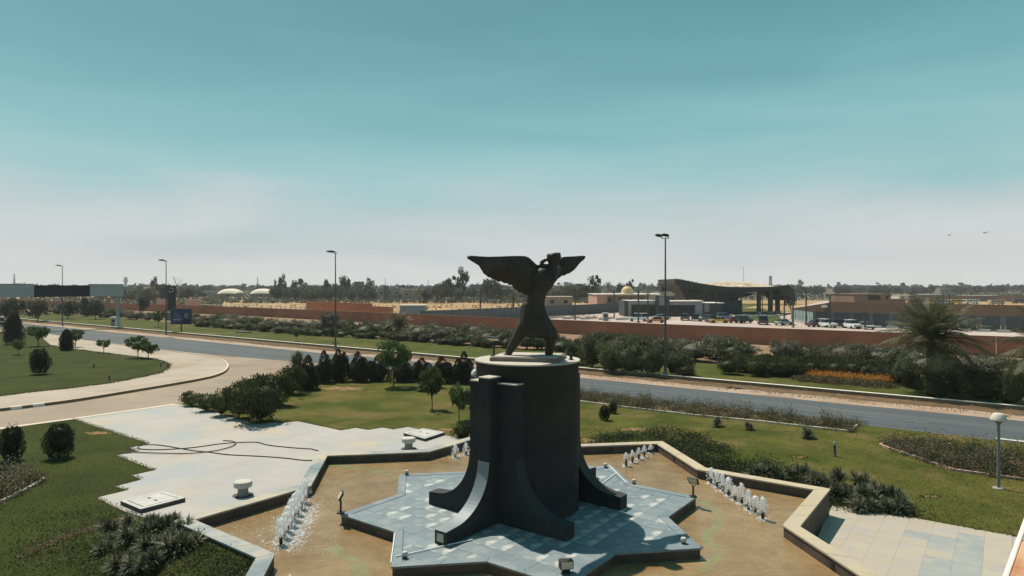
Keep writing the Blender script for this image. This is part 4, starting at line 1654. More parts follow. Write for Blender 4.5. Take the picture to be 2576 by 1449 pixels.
def b_ragged(m, n, leaf):
    """several uneven upright plumes grown together"""
    def f(k):
        rr = random.Random(k + 70)
        Cs, ex_v, ex_f = [], [], []
        for i in range(6):
            h = 1.0 if i == 0 else rr.uniform(.55, .9)
            a = rr.uniform(0, 6.28)
            q = 0 if i == 0 else rr.uniform(.3, .55)
            p = cone_pts(n // 6, rr.uniform(.45, .62), h, .02, .5)
            p[:, 0] += q * math.cos(a)
            p[:, 1] += q * math.sin(a)
            Cs.append(p)
        return [('foliage', leaves_mesh('foliage', m, np.vstack(Cs), leaf, .45, droop=-.5, extra=core(.6, .6, .36, .36))),
                ('trunk', MB().tube([(0, 0, -.03), (0, 0, .5)], .05, 6).mesh('trunk', 'bark'))]
    return f


def b_tree(m, n=1500, leaf=.055, trunk=.38, r=.035, clumps=22, spread=.26, bark='bark'):
    """unit tree: crown radius 1, height 1, sparse crown with gaps"""
    def f(k):
        P = crown_pts(n, .85, .85, (1 - trunk) * .48, trunk + (1 - trunk) * .52, clumps, spread)
        mb = trunk_mb(trunk, r * 1.6, .02, 5, .9, (1 - trunk) * .62, seed=k + 3)
        return [('crown', leaves_mesh('crown', m, P, leaf, .5, flat=.3)), ('trunk', mb.mesh('trunk', bark))]
    return f


def b_yucca(n=85, up=.35, m='leaf_yucca'):
    def f(k):
        rr = random.Random(k + 40)
        V, Fc = [], []
        heads = [(0, 0, .42)] + [(rr.uniform(-.5, .5), rr.uniform(-.5, .5), rr.uniform(.2, .55)) for _ in range(2)]
        for hx, hy, hz in heads:
            for i in range(n):
                a = rr.uniform(0, 6.283)
                el = rr.uniform(-.35, 1.45) * (1 if rr.random() < .85 else .4)
                ln = rr.uniform(.55, .80)
                d = Vector((math.cos(a) * math.cos(el), math.sin(a) * math.cos(el), math.sin(el)))
                sd = Vector((-math.sin(a), math.cos(a), 0)) * .034
                b = Vector((hx, hy, hz))
                mid = b + d * ln * .55
                tip = b + d * ln - Vector((0, 0, .10 * ln * max(0, math.cos(el))))
                o = len(V)
                V += [b - sd * .6, b + sd * .6, mid + sd, mid - sd, tip]
                Fc += [(o, o + 1, o + 2, o + 3), (o + 3, o + 2, o + 4)]
        me = bpy.data.meshes.new('leaves')
        me.from_pydata(V, [], Fc)
        at = me.attributes.new('var', 'FLOAT', 'FACE')
        vals = []
        for i in range(len(Fc) // 2):
            q = rr.random() ** 1.3
            vals += [q, q]
        at.data.foreach_set('value', vals)
        me.materials.append(MATS[m])
        tr = MB()
        for hx, hy, hz in heads:
            tr.tube([(hx * .5, hy * .5, -.05), (hx, hy, hz)], .07, 6)
        return [('leaves', me), ('stem', tr.mesh('stem', 'palm_bark'))]
    return f


shrub_dark = Kind('shrub', 'shrub', b_round('leaf_hedge', 2600, .05), 3)
shrub_bright = Kind('oleander_shrub', 'shrub', b_round('leaf_mid', 2400, .05), 2)
shrub_grey = Kind('oleander_shrub', 'shrub', b_round('leaf_grey', 2200, .055), 4)
shrub_green = Kind('oleander_shrub', 'shrub', b_round('leaf_oleander', 2200, .055), 3)
cypress = Kind('cypress', 'conifer', b_cone('leaf_cypress', 3200, .05, .42), 2)
ragged = Kind('cypress', 'conifer', b_ragged('leaf_cypress', 4200, .05), 4)
topiary = Kind('topiary_bush', 'bush', b_egg('leaf_dark', 2800, .05), 2)
young_tree = Kind('young_tree', 'tree', b_tree('leaf_light', 1300, .075, .30, .03), 3)
light_tree = Kind('acacia_tree', 'tree', b_tree('leaf_light', 4200, .042, .34, .022, 46, .2), 1)
sapling = Kind('sapling', 'sapling', b_tree('leaf_mid', 260, .10, .35, .03, 7, .4), 2)
yucca = Kind('yucca', 'yucca', b_yucca(), 4)
cover = Kind('ground_shrub', 'shrub', b_round('leaf_cover', 1100, .075), 3)

# hedge clump at the plaza corner
for u, v, w, tv, lab in (
        (482, 1022, 62, 984, 'low bright shrub at the pointed tip of the hedge by the side road'),
        (520, 1034, 70, 986, 'bright leafy shrub second from the hedge tip by the plaza'),
        (556, 1046, 70, 978, 'bright shrub before the large dark bush at the plaza edge'),
        (600, 1052, 84, 962, 'leafy shrub between the bright hedge tip and the large dark bush')):
    shrub_bright.at(u, v, w, tv, lab)
for u, v, w, tv, lab in (
        (655, 1062, 138, 944, 'largest rounded dark bush at the corner of the plaza'),
        (612, 1030, 100, 955, 'dark bush behind the large rounded bush at the plaza corner'),
        (700, 1020, 90, 938, 'dark bush where the hedge turns back along the side road'),
        (662, 1005, 110, 942, 'dark low bush along the side road edge of the hedge'),
        (735, 990, 80, 915, 'dark bush next to the spiky cactus like plant in the hedge')):
    shrub_dark.at(u, v, w, tv, lab)
for u, v, w, tv, lab in (
        (775, 976, 66, 893, 'first dark cypress of the row, beside the spiky plant'),
        (815, 960, 52, 882, 'second dark cypress in the row behind the lawn'),
        (851, 956, 50, 878, 'third dark cypress in the row behind the lawn'),
        (900, 957, 56, 884, 'fourth dark cypress, standing alone with a pointed top'),
        (950, 955, 58, 893, 'wide dark cypress directly behind the feathery acacia tree'),
        (1012, 957, 60, 897, 'dark cypress on the pedestal side of the feathery acacia tree'),
        (1062, 957, 50, 900, 'dark cypress behind the forked young tree'),
        (1110, 959, 64, 897, 'dark cypress second from the drum pedestal'),
        (1167, 961, 56, 884, 'pointed dark cypress closest to the drum pedestal')):
    ragged.at(u, v + 3, w * 1.3, tv, lab)
light_tree.at(990, 972, 112, 853, 'feathery light green acacia tree on the lawn with a round shadow')
young_tree.at(1087, 1030, 70, 925, 'forked young tree with spiky heads near the drum pedestal')
young_tree.at(1155, 1057, 66, 962, 'slim young tree right beside the drum pedestal on the lawn')
sapling.at(752, 1002, 16, 962, 'tiny bare sapling on the lawn beside the cypress row')
shrub_dark.at(1164, 1100, 66, 1060, 'low dark shrub between the pool wall and the lawn by the pedestal')
cover.at(1185, 1025, 40, 985, 'low spiky shrub in the grass at the pedestal side')
for u, v, r, lab in ((1065, 985, 20, 'small grey yucca under the cypress row'), (1098, 975, 22, 'grey yucca at the foot of the forked young tree'), (1040, 962, 16, 'small yucca below the acacia crown edge'),
                     (755, 925, 30, 'spiky cactus like plant standing above the hedge')):
    x, y = G(u, v)
    s = r * y / FPX / .75
    yucca.place(x, y, s, lab)

# island plants
cypress.at(34, 866, 52, 790, 'fat dark reddish cypress on the island lawn by the frame edge', None, .15)
cypress.at(167, 884, 38, 829, 'small dark cypress on the island lawn beside the path')
topiary.at(100, 941, 48, 874, 'ragged dark bush in the middle of the island lawn', None, .15)
young_tree.at(96, 871, 62, 818, 'broad pale young tree between the two island cypresses', None, .15)
young_tree.at(190, 872, 44, 829, 'young tree just behind the small island cypress', None, .15)
young_tree.at(46, 893, 34, 850, 'small bare young tree before the fat cypress', None, .15)
young_tree.at(261, 887, 40, 853, 'small young tree alone at the island lawn edge', None, .15)
young_tree.at(347, 900, 62, 846, 'leafy young tree at the lawn tip, larger of a pair', None, .15)
young_tree.at(373, 902, 52, 858, 'smaller leafy young tree of the pair at the lawn tip', None, .15)
# near lawn bushes
topiary.at(30, 1158, 58, 1068, 'dark oval bush on the near lawn, cut less by the flower bed', None)
topiary.at(148, 1152, 72, 1062, 'larger dark oval bush on the near lawn by the plaza', None)
topiary.at(1521, 1057, 30, 1019, 'nearer of two clipped dark bushes behind the pool', None)
topiary.at(1542, 1040, 23, 1012, 'farther of two clipped dark bushes behind the pool', None)

# yuccas near the left pool tip
yl = [(1060, 1010, 70), (1250, 1020, 80), (1320, 1060, 90), (1430, 1030, 85), (1550, 1060, 95), (900, 1080, 85), (965, 1170, 80), (1190, 1240, 120), (1370, 1230, 125), (1540, 1210, 105), (850, 1250, 80),
      (950, 1400, 120), (1080, 1360, 100), (1040, 1150, 90), (1250, 1330, 95), (1180, 1110, 85), (1420, 1140, 90)]
yl_own = {0: 'grey green yucca touching the large concrete hatch corner', 4: 'yucca leaning on the pool coping at the star tip', 11: 'big pale yucca nearest the bottom frame edge', 5: 'yucca at the worn dry path edge of the clump',
          7: 'largest spreading yucca in the middle of the clump', 9: 'yucca farthest along the near pool coping'}
for i, (zx, zy, r) in enumerate(yl):
    zz = .12 if zx < 1000 else .45 if zx < 1200 else .62
    x, y = G(zx * .3055, 1006.25 + (zy + r * .5) * .3055, zz)
    yucca.place(x, y, r * .3055 * y / FPX / .62, yl_own.get(i, 'spiky grey green yucca in the dense clump beside the pool tip and large hatch'), 'yuccas clumped beside the pool tip', zz)
# yuccas along the right wall
yr = [(2010 - 2108 + 2108, 590, 110, 3), (60, 590, 115, 4), (160, 600, 80, 4), (245, 575, 100, 4), (380, 640, 95, 4), (460, 660, 80, 4), (570, 640, 115, 4), (720, 650, 110, 4), (560, 745, 110, 4), (650, 760, 90, 4), (780, 760, 130, 4),
      (885, 740, 120, 4), (1035, 780, 120, 4), (1110, 850, 110, 4), (960, 860, 90, 4), (700, 850, 90, 4), (840, 860, 95, 4)]
yr_own = {0: 'first spiky yucca of the clump, near the diagonal row of jets', 13: 'last yucca of the clump, out on the lawn by the cream paving', 10: 'broad pale yucca at the corner of the cream paving', 2: 'small yucca second in the clump behind the cream wall'}
for i, (zx, zy, r, q) in enumerate(yr):
    ox = 1288 if q == 3 else 1932
    x, y = G(ox + zx * .3055, 1006.25 + (zy + r * .7) * .3055)
    yucca.place(x, y, r * .3055 * y / FPX / .75, yr_own.get(i, 'spiky grey yucca in the long clump outside the cream pool wall'), 'yuccas along the cream pool wall')
for u, v, r, lab in ((1807, 1073, 17, 'small dark yucca on the open lawn by the road bed'), (1879, 1081, 15, 'smallest dark yucca on the open lawn'), (2028, 1103, 24, 'dark yucca on the lawn before the tip of the road flower bed')):
    x, y = G(u, v)
    yucca.place(x, y, r * y / FPX / .75, lab)

# low cover along the pool walls (nobody could count it)
def cover_mesh(name, pts, n, m, leaf, h, seedpts=None, spread=.35):
    C = []
    for (x0, y0, hh) in pts:
        k = n
        p = NP.normal(size=(k, 3)) * np.array([spread, spread, 0]) + np.array([x0, y0, 0])
        p[:, 2] = np.abs(NP.normal(size=k)) * hh * .45 + .03
        C.append(p)
    return leaves_mesh(name, m, np.vstack(C), leaf, .4)


pts = []
for (u0, v0), (u1, v1), n, hh in (((1500, 1112), (1660, 1096), 26, .35), ((1670, 1110), (1760, 1160), 34, .35), ((1760, 1165), (1890, 1190), 30, .45), ((1900, 1180), (2080, 1230), 22, .45), ((2080, 1262), (2300, 1290), 26, .25),
                                  ((1720, 1095), (1840, 1150), 26, .25)):
    for _ in range(n):
        t = RND.random()
        x, y = G(u0 + (u1 - u0) * t + RND.gauss(0, 9), v0 + (v1 - v0) * t + RND.gauss(0, 6))
        pts.append((x, y, hh))
o = link('ground_cover', cover_mesh('ground_cover', pts, 130, 'leaf_cover', .055, .4))
o['kind'] = 'stuff'
pts = []
for _ in range(120):
    zx, zy = RND.uniform(1250, 2050), RND.uniform(1180, 1480)
    if zy < 1060 + (zx - 1560) * .46 or zy < 1180:
        continue
    x, y = G(zx * .3055, 1006.25 + zy * .3055)
    pts.append((x, y, .30))
for _ in range(60):
    x, y = G(RND.uniform(300, 480), RND.uniform(1360, 1460))
    pts.append((x, y, .25))
o = link('ground_cover', cover_mesh('ground_cover', pts, 220, 'leaf_cover', .045, .4))
o['kind'] = 'stuff'
# weeds by the hatch corner
pts = [(*G(RND.uniform(60, 330), RND.uniform(1290, 1440)), .05) for _ in range(60)]
o = link('weeds', cover_mesh('weeds', pts, 60, 'leaf_cover', .035, .1, spread=.45))
o['kind'] = 'stuff'
# dry edge strips where lawn meets paving
pts = [(*G(60 + 250 * t + RND.gauss(0, 2), 1400 - 92 * t ** .8 + RND.gauss(0, 2)), .03) for t in [i / 70 for i in range(70)]]
o = link('dry_grass_edge', cover_mesh('dry_grass_edge', pts, 60, 'straw', .03, .1, spread=.10))
o['kind'] = 'stuff'


# raised planting beside the left pool tip
so_ = star(RO2 * 1.003)
i4 = 8
edge = [Vector((*so_[8], 0)), Vector((*so_[9], 0)), Vector((*so_[10], 0))]
mb = MB()
rows = []
for a, b, n0, n1 in ((edge[0], edge[1], Vector((-.9, .1, 0)), Vector((-.75, -.66, 0))), (edge[1], edge[2], Vector((-.75, -.66, 0)), Vector((-.2, -.98, 0)))):
    for i in range(13):
        t = i / 12
        p, nn = a.lerp(b, t), n0.lerp(n1, t)
        rows.append([p + nn * d + Vector((0, 0, z)) for d, z in ((0, .86), (.5, .82 + RND.uniform(-.04, .04)), (1.3, .70 + RND.uniform(-.06, .06)), (2.2, .42 + RND.uniform(-.06, .06)), (3.3, .12), (4.2, -.02))])
mb.loft(rows, closed=False, caps=False)
mo = struct('planting_mound', mb, 'lawn_dark')
C = []
for _ in range(24000):
    r = RND.choice(rows)
    q = RND.random() * 4.5
    i = int(q)
    p = r[i].lerp(r[i + 1], q - i)
    C.append((p.x + RND.gauss(0, .2), p.y + RND.gauss(0, .2), p.z + abs(RND.gauss(0, .06)) - .03))
o = link('ground_cover', leaves_mesh('ground_cover', 'leaf_cover', np.array(C), .045, .35))
o['kind'] = 'stuff'




# ragged straw and tufts where lawns meet paving
def ragged_edge(pts, n, z, w, m='straw', size=.04):
    P = [Vector((*p, 0)) for p in pts]
    C = []
    for a, b in zip(P[:-1], P[1:]):
        for _ in range(max(2, int((b - a).length * n))):
            q = a.lerp(b, RND.random())
            C.append((q.x + RND.gauss(0, w), q.y + RND.gauss(0, w), z + abs(RND.gauss(0, .02))))
    o = link('edge_tufts', leaves_mesh('edge_tufts', m, np.array(C), size, .4))
    o['kind'] = 'stuff'


zz_ = [G(u, v) for u, v in z_u]
ragged_edge(zz_[1:16], 34, .03, .05, 'straw', .03)
ragged_edge(zz_[1:16], 26, .03, .07, 'grass_blade')
ragged_edge(zz_[26:], 30, .035, .08, 'grass_blade')
ragged_edge(zz_[26:], 30, .035, .06)
ragged_edge([G(u, v, .15) for u, v in gl_u[:14]], 22, .16, .14, 'straw', .07)
ragged_edge([G(u, v, .15) for u, v in gl_u[:14]], 22, .16, .16, 'leaf_cover', .07)
ragged_edge(rp[:5], 60, .03, .06, 'grass_blade', .035)
ragged_edge([K(s_, .1) for s_ in range(-120, 60, 2)], 14, .02, .25, 'straw', .08)
ragged_edge([K(s_, 3.0) for s_ in range(-70, 60, 2)], 16, -.03, .45, 'straw', .08)
for u, v, wu, hv_ in ((1600, 1081, 46, 5), (1476, 1108, 26, 6), (862, 978, 55, 6), (2230, 1122, 18, 3), (250, 1090, 40, 4), (1120, 1082, 26, 5), (1880, 1054, 20, 2), (2010, 1150, 22, 3), (2340, 1250, 26, 3)):
    ring_ = []
    for k in range(26):
        a = 2 * math.pi * k / 26
        q = RND.uniform(.65, 1.15)
        ring_.append(G(u + wu * q * math.cos(a), v + hv_ * q * math.sin(a)))
    struct('bare_soil', sheet(ring_, .012), 'bare')
    C = []
    for _ in range(70):
        a, q = RND.uniform(0, 6.28), RND.uniform(.5, 1.2)
        C.append((*G(u + wu * q * math.cos(a), v + hv_ * q * math.sin(a)), RND.uniform(.01, .05)))
    o = link('edge_tufts', leaves_mesh('edge_tufts', 'grass_blade', np.array(C), .05, .4))
    o['kind'] = 'stuff'


# short grass blades, nearer lawns
def inside(poly, X, Y):
    c = np.zeros(len(X), bool)
    n = len(poly)
    j = n - 1
    for i in range(n):
        xi, yi = poly[i]
        xj, yj = poly[j]
        k = ((yi > Y) != (yj > Y)) & (X < (xj - xi) * (Y - yi) / (yj - yi + 1e-12) + xi)
        c ^= k
        j = i
    return c


def blades(name, polys, holes, box, n, size, m='grass_blade'):
    X = NP.uniform(box[0], box[1], n * 6)
    Yv = NP.uniform(1 / box[3], 1 / box[2], n * 6)
    Y = 1 / Yv
    ok = np.zeros(len(X), bool)
    X = X * Y / 30
    for p in polys:
        ok |= inside(p, X, Y)
    for p in holes:
        ok &= ~inside(p, X, Y)
    X, Y = X[ok][:n], Y[ok][:n]
    P = np.stack([X, Y, NP.random(len(X)) * .012 + .008], axis=1)
    o = link(name, leaves_mesh(name, m, P, size, .28, flat=-1.5))
    o['kind'] = 'stuff'
    return o


plaza_poly = [G(u, v) for u, v in z_u]
pool_poly = star(RO2 * 1.005)
bed_a = [G(u, v) for u, v in ((1459, 1011), (1563, 1024.6), (1746, 1046), (1929.5, 1063.7), (2042, 1076.5), (2139.7, 1087), (2161, 1067))] + [K(20, 12.4), K(-10, 12.4)]
bed_b = [G(u, v) for u, v in ((2213, 1121.7), (2289, 1147.4), (2402.5, 1185), (2497, 1198), (2600, 1212), (2750, 1230), (2750, 1185), (2576, 1150), (2400, 1128), (2330, 1119), (2243.6, 1113))]
bed_c = [G(u, v) for u, v in ((-120, 1320), (0, 1266), (60, 1237), (114.6, 1206), (70, 1193), (0, 1188), (-120, 1192))]
blades('grass_blades', [near], [plaza_poly, pool_poly, rp, bed_a, bed_b, left_l], (-2, 30, 18, 60), 26000, .035)
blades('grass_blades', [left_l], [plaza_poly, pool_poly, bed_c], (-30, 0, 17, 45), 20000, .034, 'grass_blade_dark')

# flower beds
for poly, lab in ((bed_a, 0), (bed_b, 1), (bed_c, 2)):
    o = struct('flower_bed', sheet(poly, .02), 'soil')
    xs, ys = [p[0] for p in poly], [p[1] for p in poly]
    X, Y = NP.uniform(min(xs), max(xs), 3000), NP.uniform(min(ys), max(ys), 3000)
    ok = inside(poly, X, Y)
    X, Y = X[ok], Y[ok]
    k = min(len(X), (420, 420, 130)[lab])
    pts = [(X[i], Y[i], RND.choice((.2, .3, .4, .55, .85))) for i in range(k)]
    for m, i0, i1, sp in (('leaf_bed', 0, .38, .2), ('leaf_cover', .38, .62, .25), ('leaf_grey', .55, .75, .22), ('leaf_mid', .75, .92, .18), ('straw', .9, 1, .15)):
        q = link('bed_plants', cover_mesh('bed_plants', pts[int(k * i0):int(k * i1)], 130, m, .05, .4, spread=sp))
        q['kind'] = 'stuff'
    for m, cnt in (('petal_orange', 60), ('petal_white', 50), ('petal_red', 40)):
        pts = [(X[i], Y[i], .55) for i in NP.integers(0, len(X), cnt)]
        q = link('bed_flowers', cover_mesh('bed_flowers', pts, 14, m, .032, .5, spread=.12))
        q['kind'] = 'stuff'


def edging(pts, name_parent, step=.6, m='coping_pale'):
    path = [Vector((*p, 0)) for p in pts]
    for a, b in zip(path[:-1], path[1:]):
        n = max(1, int((b - a).length / step))
        for i in range(n):
            p, q = a.lerp(b, i / n), a.lerp(b, (i + .93) / n)
            d = (q - p)
            c = (p + q) / 2
            part('edging_stone', MB().box((c.x + RND.uniform(-.02, .02), c.y, .03), (d.length, .13, .15), math.atan2(d.y, d.x) + RND.uniform(-.04, .04)), m, name_parent)


ed = thing('bed_edging', 'row of pale edging stones round the flower bed beside the main road', 'edging', (0, 0, 0))
edging(bed_a[:7], ed)
ed = thing('bed_edging', 'row of pinkish edging stones round the flower bed behind the garden lamp', 'edging', (0, 0, 0))
edging([G(2243.6, 1113)] + bed_b[:5], ed, m='wall_pink')
ed = thing('bed_edging', 'short row of edging stones at the small flower bed below the oval bushes', 'edging', (0, 0, 0))
edging(bed_c[:4], ed)

# orange flower strip beyond the road
fs = [G(u, v) for u, v in ((2000, 955), (2040, 948), (2120, 950), (2200, 958), (2240, 968), (2230, 978), (2150, 972), (2060, 964))]
struct('flower_bed', sheet(fs, .0), 'soil')
pts = [(*G(RND.uniform(2035, 2215), 0 + v), .5) for v in [RND.uniform(951, 966) for _ in range(160)]]
pts = []
for _ in range(240):
    t = RND.random()
    pts.append((*G(2010 + 225 * t, 953 + 18 * t + RND.uniform(-3, 5)), .3))
q = link('bed_plants', cover_mesh('bed_plants', pts, 90, 'leaf_bed', .09, .5, spread=.4))
q['kind'] = 'stuff'
pts = []
for _ in range(170):
    t = RND.random()
    pts.append((*G(2040 + 195 * t, 953 + 15 * t + RND.uniform(-1.5, 1.5)), .45))
q = link('bed_flowers', cover_mesh('bed_flowers', pts, 24, 'petal_orange', .06, .5, spread=.3))
q.location.z = .35
q['kind'] = 'stuff'

# shrubs of the far verge
for u, v, w, tv, lab in (
        (1490, 925, 90, 838, 'large shrub beyond the road right behind the drum pedestal'), (1540, 936, 100, 862, 'large dark green shrub at the far kerb, first beside the pedestal'),
        (1590, 940, 90, 856, 'large dark green shrub at the far kerb between pedestal and street lamp'), (1640, 944, 95, 866, 'tall dense shrub standing at the far kerb just before the street lamp'),
        (1705, 944, 90, 876, 'dense shrub at the far kerb just past the street lamp'), (1725, 950, 60, 915, 'low shrub at the kerb at the foot of the street lamp'),
        (1445, 915, 70, 850, 'dark shrub beyond the road half hidden by the drum pedestal')):
    shrub_green.at(u, v, w, tv, lab)
lab = 'dusty grey green oleander in the long shrub band before the brown wall'
grp = 'oleanders banked along the brown wall'
cntg = 0
for s in np.arange(-215, 62, 2.05):
    for o in (-19.5, -15.5):
        if o == -15.5 and (s < -40 or 12 < s < 22):
            if RND.random() < (.75 if s < -40 else 1):
                continue
        if RND.random() < .12:
            continue
        x, y = K(s + RND.uniform(-.8, .8), o + RND.uniform(-1.6, 1.2) - (3 if s < -60 else 0))
        sc = RND.uniform(1.7, 2.8) * (1.0 if s > -60 else .85)
        h = sc * RND.uniform(.8, 1.12)
        (shrub_grey if RND.random() < .68 else shrub_green).place(x, y, (sc, sc * .9, h), lab, grp)
        cntg += 1
lab = 'low dark green shrub in the clipped front hedge before the oleanders'
lh = [Vector((*G(u, v), 0)) for u, v in ((478, 820), (644, 832), (770, 843), (900, 850), (1010, 857), (1150, 868), (1230, 876))]
for a, b in zip(lh[:-1], lh[1:]):
    n = max(1, int((b - a).length / 1.9))
    for i in range(n):
        p = a.lerp(b, (i + RND.random() * .7) / n) - N_ * RND.uniform(0, 1.5)
        sc = RND.uniform(1.25, 1.75)
        shrub_green.place(p.x, p.y, (sc, sc, RND.uniform(.95, 1.6)), 'low green shrub in the front row along the verge lawn toward the billboard', 'low front shrubs of the verge lawn')
hl = [Vector((*G(u, v), 0)) for u, v in ((1838, 940), (1930, 946), (2060, 946), (2180, 952), (2300, 972))]
for a, b in zip(hl[:-1], hl[1:]):
    n = max(1, int((b - a).length / 1.15))
    for i in range(n):
        for back in (0, 1.7, 3.4):
            p = a.lerp(b, (i + RND.random() * .6) / n) - N_ * (back + RND.uniform(-.4, .4))
            shrub_dark.place(p.x, p.y, (1.25, 1.25, RND.uniform(1.35, 1.8) + back * .08), lab, 'dark shrubs of the front hedge')
for u, v, w, tv, lab in ((838, 862, 26, 822, 'dark egg shaped young tree on the verge below the lamp'), (828, 835, 60, 782, 'larger grey tree among the oleanders behind the street lamp'), (398, 822, 34, 783, 'dusty shrub next to the billboard on the verge'),
                         (370, 762, 55, 712, 'big grey green tree beyond the wall near the gantry post'), (745, 858, 18, 824, 'thin forked sapling alone on the verge lawn')):
    (young_tree if w < 40 else shrub_grey).at(u, v, w, tv, lab)
for u, v, w, tv, lab in ((2312, 985, 30, 945, 'small cone shaped conifer at the foot of the big palm'), (2400, 990, 36, 952, 'dark rounded conifer on the far side of the palm trunk'), (2288, 975, 40, 935, 'dark conifer between flower strip and palm')):
    cypress.at(u, v, w, tv, lab)
for u, v, w, tv, lab in ((2352, 1004, 80, 938, 'dark shrub hiding the foot of the big palm trunk'), (2470, 1012, 110, 930, 'very dark dense shrub mass below the second palm'), (2545, 1022, 90, 935, 'dark shrub at the kerb under the palm at the frame edge'), (2420, 985, 80, 915, 'dark shrub just behind the big palm trunk')):
    shrub_dark.at(u, v, w, tv, lab)
q = link('dry_grass', cover_mesh('dry_grass', [(*K(s, -21 + RND.uniform(-1, 1)), .5) for s in np.arange(-120, 60, .8)], 60, 'straw', .12, .5, spread=.9))
q['kind'] = 'stuff'


# palms, every frond a part
def frond_mesh(k, L=1.0, m='leaf_palm'):
    rr = random.Random(90 + k)
    V, Fc = [], []
    n = 22
    pts = []
    for i in range(n + 1):
        t = i / n
        pts.append(Vector((L * (t - .10 * t * t), 0, L * (.30 * t - .50 * t * t))))
    for i in range(n):
        a, b = pts[i], pts[i + 1]
        w = .012 * (1 - i / n) + .003
        o = len(V)
        V += [a + Vector((0, -w, 0)), a + Vector((0, w, 0)), b + Vector((0, w, 0)), b + Vector((0, -w, 0))]
        Fc.append((o, o + 1, o + 2, o + 3))
        if i > 2:
            ln = .26 * math.sin(math.pi * (.10 + .86 * i / n)) * L
            for sgn in (-1, 1):
                for q in (0, .5):
                    c = a.lerp(b, q)
                    d = (b - a).normalized()
                    tip = c + d * ln * .55 + Vector((0, sgn * ln * .8, -ln * rr.uniform(.1, .5)))
                    s = d * .0085
                    o = len(V)
                    V += [c - s, c + s, c.lerp(tip, .6) + s, tip]
                    Fc.append((o, o + 1, o + 2, o + 3))
    me = bpy.data.meshes.new('frond')
    me.from_pydata(V, [], Fc)
    at = me.attributes.new('var', 'FLOAT', 'FACE')
    at.data.foreach_set('value', [rr.random() * .8 for _ in Fc])
    me.materials.append(MATS[m])
    return me


FR = [frond_mesh(k) for k in range(4)]


def palm(x, y, trunk_h, r, label, n=36, seed=0, low=-.6, tr=.28):
    rr = random.Random(seed)
    t = thing('palm_tree', label, 'palm tree', (x, y, 0))
    prof = []
    for i in range(14):
        z = trunk_h * i / 13
        prof.append((tr * (1.25 - .3 * i / 13) * (1.12 if i % 2 else .92), z))
    part('trunk', MB().lathe(prof + [(tr * 1.4, trunk_h + .1), (tr * .6, trunk_h + .5)], 12), 'palm_bark', t)
    for i in range(n):
        o = link('frond', FR[i % 4], t)
        a = i * 2.39996 + rr.uniform(-.2, .2)
        el = low + (1.45 - low) * ((i + .5) / n) ** .9
        s = r * rr.uniform(.85, 1.08)
        o.location = (0, 0, trunk_h + .15)
        o.rotation_euler = (rr.uniform(-.25, .25), -el, a)
        o.scale = (s, s, s)


x, y = G(2342, 992)
palm(x, y, 3.9, 4.3, 'large date palm beyond the road beside the flower strip', 50, 1, -.6)
palm(A(2640, 47.5), 47.5, 3.6, 4.0, 'date palm reaching in at the frame edge beyond the road', 34, 2)
x, y = G(1004, 850)
palm(x, y, 1.7, 3.1, 'small date palm among the oleanders before the portable cabin', 30, 3, -.1)

# ------------------------------------------------------------------ long brown wall and what stands behind it
def wall_run(name, pts, h, th, m, label, cat='wall', cap='coping_pale', z0=-.3, cap_h=.12, seg=None):
    """a wall along pts; seg splits it into bays with pilasters"""
    c = Vector((*pts[len(pts) // 2], 0))
    t = thing(name, label, cat, (c.x, c.y, 0))
    P = [Vector((*p, 0)) - c for p in pts]
    for a, b in zip(P[:-1], P[1:]):
        d = (b - a)
        n = max(1, round(d.length / seg)) if seg else 1
        ang = math.atan2(d.y, d.x)
        u = d.normalized()
        for i in range(n):
            p, q = a + d * (i / n), a + d * ((i + 1) / n)
            mid = (p + q) / 2
            part('wall_panel', MB().box((mid.x, mid.y, (h + z0) / 2), ((q - p).length - (.03 if seg else 0), th, h - z0), ang), m, t)
        mid = (a + b) / 2
        if cap:
            part('coping', MB().box((mid.x, mid.y, h + cap_h / 2), (d.length + .02, th + .12, cap_h), ang), cap, t)
    return t


wall_run('boundary_wall', WALL, 2.32, .3, 'brick_red', 'very long reddish brown boundary wall running along the oleander band', cap='wall_brown', cap_h=.10, seg=12)

# terracotta wall, pale rail fence, pink wall blocks, cabin
def at_y(u, y):
    return (A(u, y), y)


def box_span(name, u0, u1, vt, y, depth, m, label, cat, parent=None, rz=None, z0=0.0, cap=None):
    """a plain building or block whose near face spans u0..u1 at the distance y, its top showing at vt"""
    x0, x1, zt = A(u0, y), A(u1, y), ZH(vt, y)
    t = thing(name, label, cat, ((x0 + x1) / 2, y + depth / 2, 0), 0)
    w = x1 - x0
    part('walls', MB().box((0, 0, (zt + z0) / 2), (w, depth, zt - z0)), m, t)
    part('roof', MB().box((0, 0, zt + .1), (w + .4, depth + .4, .2)), cap or m, t)
    return t, w, zt


wall_run('wall', [at_y(772, 196), at_y(936, 176)], 4.0, .4, 'wall_orange', 'terracotta red rendered wall behind the brown boundary wall', cap='wall_orange', cap_h=.05)
wall_run('wall', [at_y(936.5, 175.5), at_y(988, 168)], 3.3, .4, 'wall_orange', 'lower end piece of the terracotta wall next to the cabin', cap='coping_pale', cap_h=.08)
t, w, zt = box_span('portable_cabin', 1006, 1069, 769.5, 158, 3.4, 'container', 'grey portable cabin beside the end of the terracotta wall', 'cabin', cap='roof_pale')
part('door', MB().box((.5, -1.72, 1.05), (.9, .05, 2.0)), 'steel', t)
part('window', MB().box((-1.9, -1.72, 1.5), (1.3, .05, .9)), 'dark_glass', t)
for u0, u1, vt, y, lab in ((395, 445, 754, 252, 'pale pink wall block near the dark sign tower'), (467, 506, 753.5, 240, 'pale pink wall block beside the rail fence')):
    wall_run('wall', [at_y(u0, y), at_y(u1, y - 6)], ZH(vt, y), .5, 'wall_pink', lab, cap='coping_pale', cap_h=.1)
